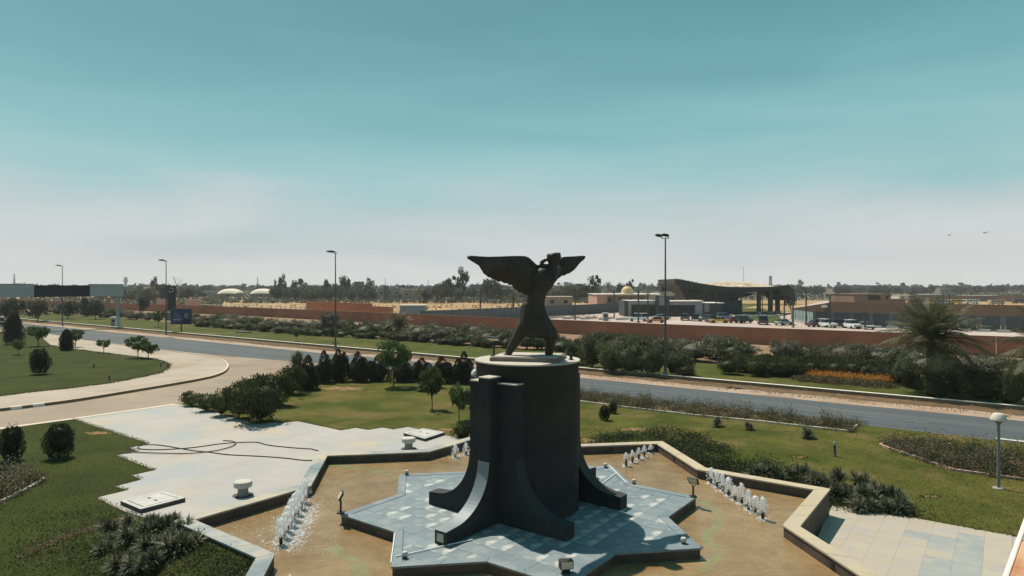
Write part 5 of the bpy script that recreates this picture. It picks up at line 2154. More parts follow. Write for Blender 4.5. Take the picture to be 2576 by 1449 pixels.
t = thing('rail_fence', 'white rail fence on posts along the sandy field', 'fence', (*at_y(640, 215), 0))
c0 = Vector((*at_y(640, 215), 0))
a, b = Vector((*at_y(508, 226), 0)) - c0, Vector((*at_y(769, 200), 0)) - c0
for z in (1.0, 1.7, 2.4):
    part('rail', MB().tube([a + Vector((0, 0, z)), b + Vector((0, 0, z))], .06, 6), 'white_paint', t)
me = MB().box((0, 0, 1.3), (.14, .14, 2.6)).mesh('post', 'concrete')
for i in range(24):
    o = link('post', me, t)
    o.location = a.lerp(b, i / 23)

# pale precast barrier walls (every panel a part)
def barrier(pts, h, width, m_panel, m_rib, label, emblem, seed=0, emb_m='emblem', cat='barrier wall'):
    c = Vector((*pts[0], 0))
    t = thing('barrier_wall', label, cat, (c.x, c.y, 0))
    P = [Vector((*p, 0)) - c for p in pts]
    rr = random.Random(seed)
    pm = MB().box((0, 0, h / 2), (width * .80, .22, h)).mesh('wall_panel', m_panel)
    rm = MB().box((0, 0, h / 2 + .02), (width * .19, .42, h + .04)).mesh('pilaster', m_rib)
    fm = MB().box((0, 0, .22), (width * .96, .9, .44), taper=.75).mesh('foot', m_rib)
    em = MB()
    for k in range(7):
        an = math.radians(-75 + 25 * k)
        L_ = .62 - .10 * abs(k - 3)
        d = Vector((math.sin(an), 0, math.cos(an)))
        s = Vector((math.cos(an), 0, -math.sin(an))) * .055
        em.extrude([Vector((0, -.13, h * .45)), d * L_ * .5 + s + Vector((0, -.13, h * .45)), d * L_ + Vector((0, -.13, h * .45)), d * L_ * .5 - s + Vector((0, -.13, h * .45))], (0, .02, 0))
    em.box((0, -.12, h * .36), (.08, .02, .5))
    em = em.mesh('emblem', emb_m)
    for a, b in zip(P[:-1], P[1:]):
        d = b - a
        n = max(1, round(d.length / width))
        ang = math.atan2(d.y, d.x)
        for i in range(n):
            p = a + d * ((i + .5) / n)
            for nm, me in (('wall_panel', pm), ('foot', fm)):
                o = link(nm, me, t)
                o.location, o.rotation_euler = p, (0, 0, ang)
            if emblem(i, n):
                o2 = link('emblem', em, t)
                o2.location, o2.rotation_euler = p, (0, 0, ang)
            o = link('pilaster', rm, t)
            o.location, o.rotation_euler = a + d * (i / n), (0, 0, ang)
    return t


barrier([(-20.5, 149), (9, 187), (38.3, 224)], 3.0, 2.6, 'barrier', 'barrier', 'grey precast barrier wall receding from the statue to the dark pavilion', lambda i, n: i % 2 == 1 and i < 12, 1, 'emblem')
barrier([(70.6, 165), (67.2, 146)], 2.75, 3.3, 'barrier_teal', 'concrete_grey', 'short sunlit teal barrier wall with leaf emblems by the gate lawn', lambda i, n: True, 2, 'emblem_dark')
barrier([(67.2, 145.6), (96, 122), (132, 92)], 2.95, 3.6, 'barrier_shaded', 'barrier', 'long shaded dark barrier wall with light pilasters behind the parked cars', lambda i, n: i % 2 == 1, 3, 'emblem')
wall_run('wall', [(73, 171), (156, 300)], 2.9, .5, 'wall_brown', 'brown wall receding along the road past the gate', cap='coping_pale', cap_h=.12)
wall_run('wall', [at_y(2090, 178), at_y(2330, 160), at_y(2640, 140)], 4.35, .5, 'wall_brown', 'tall brown wall standing behind the dark barrier panels', cap='wall_brown', cap_h=.1, seg=9)
t = thing('sign_board', 'small white sign board on the brown wall by the gate', 'sign', (*at_y(2074, 172), 3.1))
part('board', MB().box((0, 0, .3), (1.5, .1, .65)), 'white_paint', t)
part('post', MB().box((0, .05, -1.5), (.1, .1, 3.4)), 'steel', t)

# brown building with black window behind it
t, w, zt = box_span('brown_building', 2149, 2240, 741, 215, 16, 'wall_brown', 'flat brown building with a black window band behind the tall brown wall', 'building', cap='wall_brown')
part('window', MB().box((-w * .0 + .6, -8.04, zt - 1.0), (4.0, .1, 1.5)), 'dark_glass', t)
part('window', MB().box((w * .5 - 1.1, -8.04, zt - 1.0), (.8, .1, 1.2)), 'dark_glass', t)
part('annex', MB().box((w * .5 + 3.1, 0, 1.7), (6.2, 12, 5.6)), 'wall_brown', t)
wall_run('wall', [at_y(2110, 240), at_y(2166, 224)], ZH(752, 224), .5, 'wall_pink', 'pinkish wall piece at the corner of the flat brown building', cap=None)

# pavilion: three dark blocks with light fascias, large dark windows
def block(t, x0, x1, y0, y1, z0, z1, m, nm='block'):
    return part(nm, MB().box(((x0 + x1) / 2, (y0 + y1) / 2, (z0 + z1) / 2), (x1 - x0, y1 - y0, z1 - z0)), m, t)


YP = 190.0
t = thing('gate_pavilion', 'low dark gate pavilion with light fascias and big dark windows', 'building', (A(1668, YP), YP, 0))
ox_ = A(1668, YP)


def PXW(u):
    return A(u, YP) - ox_


block(t, PXW(1571), PXW(1580), 0, 10, 0, 4.5, 'pavilion', 'side_wall')
block(t, PXW(1580), PXW(1648), .4, 10, 0, 3.4, 'pavilion', 'walls')
block(t, PXW(1580), PXW(1648), .0, 10.2, 3.4, 4.4, 'pavilion_light', 'fascia')
block(t, PXW(1580) + .05, PXW(1588), .1, 1.0, 0, 3.4, 'pavilion_light', 'pier')
block(t, PXW(1590), PXW(1646), .30, .42, .2, 3.2, 'dark_glass', 'window')
block(t, PXW(1578), PXW(1650), -.3, 10.4, 4.4, 4.55, 'roof_pale', 'roof')
block(t, PXW(1648.2), PXW(1683), -.6, 10, 0, 5.9, 'pavilion', 'tower')
block(t, PXW(1657), PXW(1672), -.68, -.5, 3.2, 5.7, 'pavilion_light', 'sign_panel')
block(t, PXW(1658), PXW(1671), -.68, -.58, .1, 2.9, 'dark_glass', 'door')
block(t, PXW(1683.2), PXW(1767), .4, 10, 0, 3.2, 'pavilion', 'walls')
block(t, PXW(1683.2), PXW(1767), 0, 10.2, 3.2, 4.25, 'pavilion_light', 'fascia')
block(t, PXW(1749), PXW(1767), .05, 1.2, 0, 3.2, 'pavilion_light', 'pier')
block(t, PXW(1686), PXW(1748), .30, .42, .2, 3.1, 'dark_glass', 'window')
block(t, PXW(1682), PXW(1772), -.3, 10.4, 4.25, 4.42, 'roof_pale', 'roof')
block(t, PXW(1767.2), PXW(1816), 1, 10, 0, 3.7, 'pavilion', 'walls')
block(t, PXW(1774), PXW(1786), .86, 1.02, 1.2, 3.5, 'pavilion_light', 'sign_panel')
block(t, PXW(1767.2), PXW(1822), -.2, 10.2, 3.7, 3.9, 'roof_pale', 'roof')
for u in (1600, 1612, 1624, 1636, 1700, 1712, 1724, 1736):
    block(t, PXW(u) - .05, PXW(u) + .05, .22, .31, .2, 3.1, 'steel', 'mullion')

# brown flat building with a gold dome
YB = 262.0
t = thing('domed_building', 'flat brown building with pale roof and a golden dome', 'building', (A(1600, YB), YB + 15, 0))
x0, x1 = A(1502, YB) - A(1600, YB), A(1730, YB) - A(1600, YB)
part('walls', MB().box(((x0 + x1) / 2, 0, 2.6), (x1 - x0, 30, 5.6)), 'wall_pink', t)
part('walls', MB().box(((x0 + x1) / 2 + 1, -.3, 2.4), (x1 - x0 - 6, 30, 5.0)), 'wall_brown', t)
part('roof', MB().box(((x0 + x1) / 2, 0, 5.5), (x1 - x0 + .6, 30.6, .25)), 'roof_pale', t)
dx = A(1578, YB + 12) - A(1600, YB)
dome = [(2.6 * math.cos(a), 2.6 * math.sin(a) * 1.05) for a in [math.pi / 2 * k / 12 for k in range(12)]] + [(0, 2.73)]
part('dome', MB().lathe([(2.7, -.6), (2.7, 0)] + dome, 28, (dx, -3, 6.1)), 'dome_gold', t)
for i in range(7):
    part('window', MB().box((x0 + 5 + i * 4.2, -15.35, 3.2), (1.2, .1, 1.6)), 'dark_glass', t)

# gate canopy: sagging fascia, pebbled shell on top, big square columns
YC = 205.0
t = thing('gate_canopy', 'wide swooping gate canopy with pale mottled shell roof on massive dark columns', 'canopy', (A(1850, YC), YC, 0))
oc = A(1850, YC)
top = [(1698, 701.4), (1717, 703.7), (1757, 711.7), (1803, 718.6), (1832, 721.4), (1880, 722), (1940, 721.4), (1952, 720.5), (1966, 719), (1985, 717)]
bot = [(1698.5, 713.4), (1712, 723), (1757, 729), (1797, 734.6), (1832, 738), (1889, 735.8), (1944, 730), (1954, 729), (1968, 727), (1988, 724)]
tp = [(A(u, YC) - oc, ZH(v, YC)) for u, v in top]
bt = [(A(u, YC) - oc, ZH(v, YC)) for u, v in bot]
for i in range(len(tp) - 1):
    q = [tp[i], tp[i + 1], bt[i + 1], bt[i]]
    part('fascia_panel', MB().extrude([(x, 0, z) for x, z in q[::-1]], (0, 24, 0)), 'canopy', t)
    # ribs and grooves along the fascia
    n = 4
    for k in range(n):
        f = (k + .5) / n
        xa = q[0][0] + (q[1][0] - q[0][0]) * f
        za = q[0][1] + (q[1][1] - q[0][1]) * f
        zb = q[3][1] + (q[2][1] - q[3][1]) * f
        if i < 2:
            part('fascia_rib', MB().box((xa, -.14, (za + zb) / 2 + .1), (.28, .3, (za - zb) * .95 + .25)), 'canopy', t)
    for f in (.34, .66):
        a = Vector((q[0][0], -.08, q[0][1] + (q[3][1] - q[0][1]) * f))
        b = Vector((q[1][0], -.08, q[1][1] + (q[2][1] - q[1][1]) * f))
        part('groove_bar', MB().tube([a, b], .09, 4, smooth=False), 'steel', t)
rows = []
shell = [(1780, 716), (1800, 711.5), (1820, 708.8), (1866, 707.4), (1906, 708), (1935, 711.7), (1955, 715.5), (1968, 719.2)]
NP2 = 9
for j in range(NP2):
    f = j / (NP2 - 1)
    row = []
    for u, v in shell:
        zt_ = ZH(v, YC)
        base = ZH(721.6, YC) - .15
        lift = math.sin(math.pi * f) ** .6
        row.append(Vector((A(u, YC) - oc, 1 + 22 * f, base + (zt_ - base) * lift)))
    rows.append(row)
mb = MB()
mb.loft(rows, closed=False, caps=False)
part('shell_roof', mb, 'canopy_top', t)
part('soffit_block', MB().box((A(1845, YC) - oc, 14, 4.3), (A(1878, YC) - A(1815, YC), 14, 3.2)), 'canopy', t)
part('gate_block', MB().box((A(1846, YC) - oc, 8, 2.1), (A(1877, YC) - A(1815, YC), 9, 4.3)), 'pavilion', t)
for u0, u1 in ((1822, 1826), (1834, 1838), (1846, 1850), (1858, 1862), (1868, 1872)):
    part('gate_slat', MB().box((A((u0 + u1) / 2, YC) - oc, 3.4, 2.0), (.35, .15, 3.6)), 'steel', t)
for u, w_, dy in ((1909, 1.05, 2), (1938, 1.15, 2), (1956, 1.15, 6), (1730, 1.1, 12), (1776, 1.1, 12)):
    part('column', MB().box((A(u, YC + dy) - oc, dy, 3.5), (w_, w_, 7.4)), 'canopy', t)
    part('column_base', MB().box((A(u, YC + dy) - oc, dy, .35), (w_ + .5, w_ + .5, .8)), 'concrete_grey', t)
part('end_pier', MB().extrude([*[(A(u, YC) - oc, .3, ZH(v, YC)) for u, v in ((1964, 720), (1984, 717.5), (1993, 724), (2000, 738), (2001, 757), (1994, 753), (1984, 745), (1974, 741), (1964, 739))]], (0, 20, 0)), 'canopy', t)
part('soffit_mass', MB().extrude([(A(u, YC + 3) - oc, 3, ZH(v, YC + 3)) for u, v in ((1706, 716), (1716, 736), (1726, 753), (1815, 755), (1880, 746), (1902, 737), (1832, 737), (1760, 729))], (0, 18, 0)), 'canopy', t)

# star shaped ornament roof by the pavilion
t = thing('palm_sculpture', 'pale fan shaped ornament with radiating spokes behind the pavilion tower', 'ornament', (A(1677, 205), 205, 0))
for k in range(9):
    a = math.radians(-72 + 18 * k)
    part('spoke', MB().tube([(0, 0, 5.5), (2.7 * math.sin(a), 0, 5.5 + 1.7 * math.cos(a))], [.08, .16], 6), 'coping_pale', t)
part('post', MB().tube([(0, 0, 0), (0, 0, 5.6)], .15, 8), 'coping_pale', t)

# thin dark lot poles
for u, vt, y, lab in ((1446.7, 731, 170, 'thin dark lot pole before the receding barrier wall'), (1545, 735, 182, 'thin dark lot pole before the pavilion end of the barrier wall'), (1606, 734, 152, 'thick dark pole directly before the pavilion window'),
                      (1630, 740, 158, 'dark pole before the pavilion, beside the thick pole'), (1771, 734, 184, 'slim pole at the pale pier of the pavilion'), (1801.7, 735, 168, 'slim pale pole between pavilion and canopy'),
                      (1918, 736, 188, 'slim pole at the first massive canopy column'), (1973, 744, 176, 'slim dark pole beside the canopy end pier'), (1995, 758, 138, 'dark pole at the corner of the teal barrier wall'),
                      (2028, 736, 146, 'dark pole before the teal leaf emblems'), (2088, 744, 136, 'dark pole rising between the white car and the dark car'), (2176, 786, 131, 'short pole by the last parked car'),
                      (2372, 739, 230, 'dark pole at the minibuses, taller of a pair'), (2388, 741, 226, 'dark pole at the minibuses, shorter of a pair'), (1208.5, 733, 172, 'street pole before the tall far eucalyptus'),
                      (2240, 742, 240, 'slim pole at the brown building annex'), (1870.5, 671, 520, 'very tall thin mast far behind the canopy')):
    h = ZH(vt, y)
    t = thing('pole', lab, 'pole', (A(u, y), y, 0))
    r = .16 if u < 1700 or u > 1960 else .12
    part('shaft', MB().tube([(0, 0, -.1), (0, 0, h)], [r * 1.2, r], 8), 'steel', t)
    part('head', MB().box((0, 0, h + .06), (.9 if r > .13 else .5, .2, .14)), 'steel', t)
    part('base', MB().box((0, 0, .2), (.5, .5, .5)), 'concrete_grey', t)

# concrete wheel stops and road blocks in the lot
bl = MB().box((0, 0, .22), (2.4, .45, .5), taper=.8).mesh('block', 'concrete')
for i in range(46):
    if i < 14:
        x, y = A(1380 + i * 15, 176 - i * .6), 176 - i * .6 + (i % 3) * 3
        lab = 'pale low concrete block in the lot between barrier wall and pavilion'
        g = 'concrete blocks before the pavilion'
    elif i < 28:
        x, y = A(1822 + (i - 14) * 11, 180 + (i % 4) * 4), 180 + (i % 4) * 4
        lab = 'pale low concrete block in the lane under the canopy'
        g = 'concrete blocks by the canopy'
    else:
        k = i - 28
        p = Vector((72, 141.5, 0)).lerp(Vector((112, 109, 0)), k / 17) - Vector((.6, .8, 0)) * 2.2
        x, y = p.x, p.y
        lab = 'pale kerb block at the foot of the dark barrier wall'
        g = 'kerb blocks at the dark barrier wall'
    t = link('concrete_block', bl)
    t.location = (x, y, 0)
    t.rotation_euler.z = -.66 if i >= 28 else RND.uniform(-.2, .2)
    tag(t, lab, 'concrete block', g)
t = thing('kiosk', 'small pale guard kiosk in the lot before the barrier wall', 'kiosk', (A(1523, 166), 166, 0))
part('walls', MB().box((0, 0, .9), (1.3, 1.3, 1.8)), 'concrete_grey', t)
part('roof', MB().box((0, 0, 1.86), (1.6, 1.6, .12)), 'roof_pale', t)
part('window', MB().box((0, -.66, 1.2), (.8, .05, .7)), 'dark_glass', t)


# ------------------------------------------------------------------ vehicles
def car_parts(kind):
    """(part name, mesh builder, material or None for paint)"""
    L_, Wd, Hh = {'sedan': (4.5, 1.78, 1.42), 'suv': (4.7, 1.9, 1.78), 'van': (5.0, 1.95, 2.0)}[kind]
    if kind == 'sedan':
        low = [(-2.25, .32), (2.2, .30), (2.25, .55), (2.15, .72), (1.2, .86), (-1.5, .92), (-2.2, .86), (-2.27, .6)]
        cab = [(1.15, .86), (.35, 1.36), (-.2, 1.42), (-.9, 1.38), (-1.65, .91)]
        wb = (1.35, -1.35)
    elif kind == 'suv':
        low = [(-2.3, .38), (2.3, .36), (2.35, .7), (2.25, .92), (1.25, 1.05), (-2.3, 1.08), (-2.36, .7)]
        cab = [(1.2, 1.04), (.55, 1.68), (-.2, 1.78), (-1.9, 1.72), (-2.28, 1.07)]
        wb = (1.42, -1.38)
    else:
        low = [(-2.5, .38), (2.45, .36), (2.5, .75), (2.35, 1.0), (1.75, 1.12), (-2.5, 1.15)]
        cab = [(1.72, 1.11), (1.05, 1.92), (.4, 2.0), (-2.3, 2.0), (-2.49, 1.14)]
        wb = (1.55, -1.5)
    out = []

    def body(prof, w0, w1, zs):
        mb = MB()
        n = len(prof)
        zmin, zmax = min(p[1] for p in prof), max(p[1] for p in prof)
        vs = []
        for s in (-1, 1):
            for x, z in prof:
                f = (z - zmin) / (zmax - zmin)
                vs.append((x, s * (w0 + (w1 - w0) * f) / 2, z))
        fs = [tuple(range(n)), tuple(range(n, 2 * n))[::-1]]
        for i in range(n):
            j = (i + 1) % n
            fs.append((i, n + i, n + j, j))
        mb.add(vs, fs)
        return mb
    out.append(('body', body(low, Wd, Wd * .95, 0), None))
    out.append(('cabin', body(cab, Wd * .93, Wd * .74, 0), 'dark_glass'))
    rx = [p for p in cab if p[1] > cab[0][1] + .35]
    rx = [(p[0], p[1]) for p in rx]
    x1, x0 = max(p[0] for p in rx), min(p[0] for p in rx)
    zt_ = max(p[1] for p in rx)
    out.append(('roof', MB().box(((x0 + x1) / 2, 0, zt_ - .02), (x1 - x0 + .1, Wd * .75, .07)), None))
    for s in (-1, 1):
        for xw in wb:
            mb = MB()
            mb.tube([(xw, s * (Wd / 2 - .20), .33), (xw, s * (Wd / 2 + .01), .33)], .33, 14)
            out.append(('wheel', mb, 'tyre'))
        out.append(('headlight', MB().box((L_ / 2 - .06, s * (Wd / 2 - .30), .66), (.14, .40, .14)), 'light_lens'))
        out.append(('tail_light', MB().box((-L_ / 2 + .05, s * (Wd / 2 - .25), .76), (.12, .34, .16)), 'tail_lens'))
        out.append(('pillar', MB().tube([(x0 + (x1 - x0) * .45, s * Wd * .455, cab[0][1]), (x0 + (x1 - x0) * .45, s * Wd * .38, zt_)], .05, 4), None))
    out.append(('bumper', MB().box((L_ / 2 - .04, 0, .42), (.16, Wd * .9, .2)), 'steel'))
    return out


CARM = {}


def car(kind, paint, x, y, rz, label, z=-.05):
    if kind not in CARM:
        CARM[kind] = [(n, mb.mesh(n), m) for n, mb, m in car_parts(kind)]
        for n, me, m in CARM[kind]:
            me.materials.append(MATS[m] if m else MATS['paint_white'])
    t = thing('van' if kind == 'van' else 'car', label, 'van' if kind == 'van' else 'car', (x, y, z), rz)
    for n, me, m in CARM[kind]:
        o = link(n, me, t)
        if m is None:
            o.material_slots[0].link = 'OBJECT'
            o.material_slots[0].material = MATS[paint]
        if n == 'wheel':
            pass
    return t


RD = math.atan2(-.6101, .7923)
for kind, paint, u, v, rz, lab in (
        ('van', 'paint_white', 1606, 808, 2.9, 'white van half hidden by the brown wall below the pavilion'),
        ('sedan', 'paint_orange', 1650, 811.5, 3.1, 'orange and white taxi low behind the wall by the street lamp'),
        ('sedan', 'paint_silver', 1664, 804, .1, 'pale silver car behind the orange taxi'),
        ('suv', 'paint_grey', 1724, 806, 1.2, 'dark grey car beside the black one before the pavilion'),
        ('suv', 'paint_black', 1749, 807, 1.3, 'black sport utility car before the pale pavilion pier'),
        ('suv', 'paint_grey', 1780, 810, 2.0, 'dark car just before the yellow taxi'),
        ('sedan', 'paint_yellow', 1808, 812, 3.05, 'bright yellow taxi seen from the side'),
        ('suv', 'paint_blue', 1823, 804, .2, 'pale blue car behind the yellow taxi'),
        ('sedan', 'paint_orange', 1846, 812, .3, 'orange taxi with white panels next to the yellow one'),
        ('suv', 'paint_black', 1870, 812.5, .5, 'dark car between the taxis and the black van'),
        ('van', 'paint_black', 1919, 816, 1.3, 'black van before the canopy columns'),
        ('sedan', 'paint_silver', 1971, 818, .5, 'silver car alone by the gate lawn'),
        ('sedan', 'paint_red', 2055, 822, .25, 'dark red car before the teal barrier wall'),
        ('suv', 'paint_white', 2079, 823.5, -1.35, 'white car next to the dark red one'),
        ('suv', 'paint_black', 2108, 824, 2.7, 'black wide car between two white ones'),
        ('suv', 'paint_white', 2142, 826, -1.5, 'large white sport utility car before the dark barrier wall'),
        ('sedan', 'paint_silver', 2176, 827.5, -1.5, 'greenish silver car last in the row by the short pole')):
    x, y = G(u, v, -.05)
    car(kind, paint, x, y, rz, lab)
x, y = G(-2, 820)
car('suv', 'paint_black', x, y, RD, 'dark car on the main road cut by the frame edge', -.02)


def bus(u, v, paint, rz, label, L_=7.5):
    x, y = G(u, v, -.16)
    t = thing('minibus', label, 'bus', (x, y, -.16), rz)
    part('body', MB().box((0, 0, 1.35), (L_, 2.2, 1.9)), paint, t, bevel=.15)
    for s in (-1, 1):
        for k in range(4):
            part('window', MB().box((-L_ / 2 + 1.3 + k * (L_ - 1.9) / 3.6, s * 1.11, 1.75), ((L_ - 2) / 4.6, .04, .7)), 'dark_glass', t)
        for xw in (-L_ / 2 + 1.4, L_ / 2 - 1.4):
            part('wheel', MB().tube([(xw, s * .85, .42), (xw, s * 1.12, .42)], .42, 12), 'tyre', t)
    part('windscreen', MB().box((L_ / 2 + .01, 0, 1.7), (.05, 1.9, .9)), 'dark_glass', t)


for u, v, p, rz, lab in ((2303, 763.5, 'paint_red', .05, 'dark red minibus, first in the sandy bus lot'), (2316, 762, 'paint_grey', .05, 'grey minibus close behind the red one'), (2371, 766, 'paint_silver', 3.1, 'silver minibus at the foot of the pole pair'),
                         (2406, 764.5, 'paint_yellow', .0, 'yellow minibus in the bus lot'), (2442, 765, 'paint_white', 3.2, 'white minibus with dark windows next to the yellow one'), (2506, 766.5, 'paint_beige', .1, 'beige minibus alone near the far end of the lot'),
                         (2565, 763.5, 'paint_grey', .0, 'grey minibus at the frame edge of the lot')):
    bus(u, v, p, rz, lab)

# ------------------------------------------------------------------ gantry, billboard, sign tower
gx, gy = -82.2, 138.0
t = thing('gantry', 'long grey overhead gantry beam with a black panel spanning the road', 'gantry', (gx, gy, 0))
ga = math.atan2(N_.y, N_.x)


def gpos(u):
    """distance along the beam (from the post, across the road) that shows at u"""
    k = (u - CX) / FPX
    return (k * gy - gx) / (N_.x - k * N_.y)


segs = [(308.5, 224, 'gantry_panel', 2.42, .9), (224, 84, 'black_panel', 2.26, 1.0), (84, -140, 'gantry_panel', 2.42, .9)]
zb = ZH(745.5, gy)
for u0, u1, m, hh, th in segs:
    a, b = gpos(u0) + .02, gpos(u1) - .02
    c = N_ * ((a + b) / 2)
    part('beam_panel', MB().box((c.x, c.y, zb + .05 + hh / 2), (b - a, th, hh), ga), m, t)
    if m == 'gantry_panel':
        part('beam_edge', MB().box((c.x, c.y, zb + .05 + hh + .05), (b - a, th + .12, .1), ga), 'steel_grey', t)
c = N_ * .7
part('post', MB().box((c.x, c.y, 1.05), (.8, .8, 2.3), ga), 'concrete', t)
part('post', MB().box((c.x, c.y, 4.6), (.5, .55, 4.8), ga), 'concrete_grey', t)
c = N_ * 33
part('post', MB().box((c.x, c.y, 3.4), (.6, .6, 7.0), ga), 'concrete_grey', t)
x, y = G(288, 819)
t = thing('guard_box', 'small white topped guard box beside the gantry post', 'guard box', (x, y, 0))
part('walls', MB().box((0, 0, .8), (1.0, 1.0, 1.6)), 'concrete_grey', t)
part('roof', MB().box((0, 0, 1.78), (1.5, 1.4, .32), taper=.8), 'white_paint', t)
part('window', MB().box((.1, -.51, 1.1), (.6, .04, .5)), 'dark_glass', t)

x, y = G(456, 837)
t = thing('billboard', 'blue billboard with pale lines and a portrait on a single dark post', 'billboard', (x, y, 0), -.06)
part('post', MB().tube([(0, 0, -.1), (0, 0, 1.8)], .13, 10), 'steel', t)
bo = part('board', MB().box((0, 0, 3.0), (3.9, .22, 2.75)), 'sign_blue', t)
part('frame', MB().box((0, -.0, 4.41), (4.0, .3, .09)), 'steel', t)
part('frame', MB().box((0, -.0, 1.6), (4.0, .3, .06)), 'steel', t)
for i, (w_, zz, xx) in enumerate(((1.0, 3.55, -.9), (1.35, 3.15, -.75), (1.2, 2.85, -.7), (1.7, 2.52, -.75), (1.65, 2.36, -.7))):
    part('text_line', MB().box((xx, -.118, zz), (w_, .012, .05 + .02 * (i > 2))), 'sign_text', bo)
hd = MB()
hd.lathe([(0, -.62), (.26, -.60), (.36, -.40), (.40, -.1), (.36, .25), (.22, .45), (0, .5)], 20)
hd.v = [(p[0], p[1] * .05, p[2]) for p in hd.v]
o = part('portrait_head', hd, 'skin_print', bo)
o.location = (1.0, -.125, 3.35)
o = part('portrait_suit', MB().extrude([(-.85, 0, -.8), (.85, 0, -.8), (.72, 0, -.1), (.25, 0, .1), (-.25, 0, .1), (-.72, 0, -.1)], (0, .012, 0)), 'suit_print', bo)
o.location = (1.0, -.122, 2.48)
o = part('portrait_hair', MB().extrude([(-.38, 0, 0), (-.3, 0, .22), (0, 0, .34), (.3, 0, .22), (.38, 0, 0), (.2, 0, .1), (-.2, 0, .1)], (0, .01, 0)), 'suit_print', bo)
o.location = (1.0, -.158, 3.58)

ty = 205
t = thing('sign_tower', 'tall black sign tower with a pale curved letter near its top', 'sign', (A(432, ty), ty, 0))
hT = ZH(720, ty)
w_ = A(442, ty) - A(422, ty)
part('panel', MB().box((0, 0, hT / 2), (w_, .6, hT)), 'black_panel', t)
# a D drawn as one bent pale band
p = [(-.62, -.62), (-.40, -.10)]
pth = [Vector((-.62, -.36, hT - 1.9)), Vector((.05, -.36, hT - 1.85)), Vector((.55, -.36, hT - 1.5)), Vector((.72, -.36, hT - 1.05)), Vector((.50, -.36, hT - .68)), Vector((.0, -.36, hT - .58)), Vector((-.5, -.36, hT - .60))]
part('letter', MB().tube(smooth_path(pth, 6), .075, 6), 'roof_pale', t)
part('letter', MB().tube([Vector((-.62, -.36, hT - 1.9)), Vector((-.50, -.36, hT - 1.35))], .075, 6), 'roof_pale', t)

# ------------------------------------------------------------------ far buildings and towers
for u0, u1, vt, y, d, m, cap, lab in (
        (944, 1000, 731, 500, 10, 'shed', 'roof_pale', 'small shed with a pale roof beyond the sandy field'),
        (1003, 1030, 738, 480, 9, 'shed', 'roof_pale', 'low gabled shed between two longer pale sheds'),
        (1014, 1054, 733, 510, 10, 'shed', 'roof_pale', 'shed with pale roof right of the gabled one, before the palms'),
        (950, 1008, 725, 480, 14, 'shed', 'roof_pale', 'long pale roofed hall far behind the sheds'),
        (1010, 1060, 728, 430, 14, 'shed', 'roof_pale', 'pale roofed hall behind the twin chimneys'),
        (1064, 1114, 722, 700, 30, 'far_block', 'roof_pale', 'very long low grey hall near the horizon'),
        (890, 907, 709, 560, 14, 'far_block', 'far_block', 'grey block rising above the far trees by the dark round tree'),
        (1182, 1215, 716, 620, 20, 'far_block', 'far_block', 'pale teal block behind the eucalyptus by the wing tip'),
        (1180, 1206, 730, 520, 10, 'shed', 'roof_pale', 'pale sheds below the teal block'),
        (1216, 1240, 736, 450, 10, 'shed', 'tent_white', 'small white hut under the large dark far tree'),
        (1260, 1330, 726, 460, 14, 'shed', 'roof_pale', 'stepped pale house behind the statue waist'),
        (1372, 1440, 747, 270, 10, 'shed', 'coping_pale', 'flat long shed right behind the statue waist'),
        (1450, 1465, 714, 600, 15, 'far_block', 'far_block', 'small far block above the tree line beside the wing'),
        (2129, 2176, 717.6, 900, 30, 'far_block', 'far_block', 'first of three big flat grey halls on the horizon'),
        (2184.5, 2232, 718, 900, 30, 'far_block', 'far_block', 'middle of three big flat grey halls on the horizon'),
        (2239.5, 2287, 718.6, 900, 30, 'far_block', 'far_block', 'last of three big flat grey halls on the horizon'),
        (2262, 2300, 743, 420, 12, 'tent_white', 'tent_white', 'pale low hall at the edge of the bus lot'),
        (2335, 2380, 741, 440, 12, 'shed', 'roof_pale', 'pale roofed shed behind the minibuses'),
        (2440, 2520, 744, 430, 12, 'shed', 'roof_pale', 'long low shed behind the beige minibus'),
        (2365, 2410, 724.5, 760, 20, 'shed', 'tent_white', 'white roofed house among the far trees above the bus lot'),
        (2100, 2125, 727, 700, 20, 'shed', 'tent_white', 'tiny white roofed house beside the first grey hall'),
        (1992, 2010, 726, 640, 14, 'shed', 'tent_white', 'white roofed house next to the far control tower'),
        (330, 390, 738, 520, 10, 'shed', 'roof_pale', 'pale shed beyond the gantry end'),
        (505, 535, 733, 620, 12, 'shed', 'tent_white', 'white roofed hut between sign tower and white tents')):
    t, w, zt = box_span('far_building', u0, u1, vt, y, d, m, lab, 'building', cap=cap)
    n = max(2, min(7, int(w / 5)))
    for i in range(n):
        part('window', MB().box((-w / 2 + w * (i + .5) / n, -d / 2 - .04, max(1.4, zt * .55)), (min(1.6, w / n * .5), .06, min(1.4, zt * .3))), 'dark_glass', t)
wall_run('wall', [at_y(2285, 400), at_y(2500, 392), at_y(2580, 380)], 3.4, .6, 'wall_brown', 'low brown wall along the far side of the bus lot', cap=None)
for u, y in ((968, 420), (975, 420)):
    t = thing('chimney', 'dark twin chimney block above the pale sheds', 'chimney', (A(u, y), y, 0), 0, 'twin chimney blocks')
    part('shaft', MB().box((0, 0, 4.6), (1.3, 1.3, 9.3)), 'far_block', t)
    part('cap', MB().box((0, 0, 9.4), (1.6, 1.6, .3)), 'far_block', t)
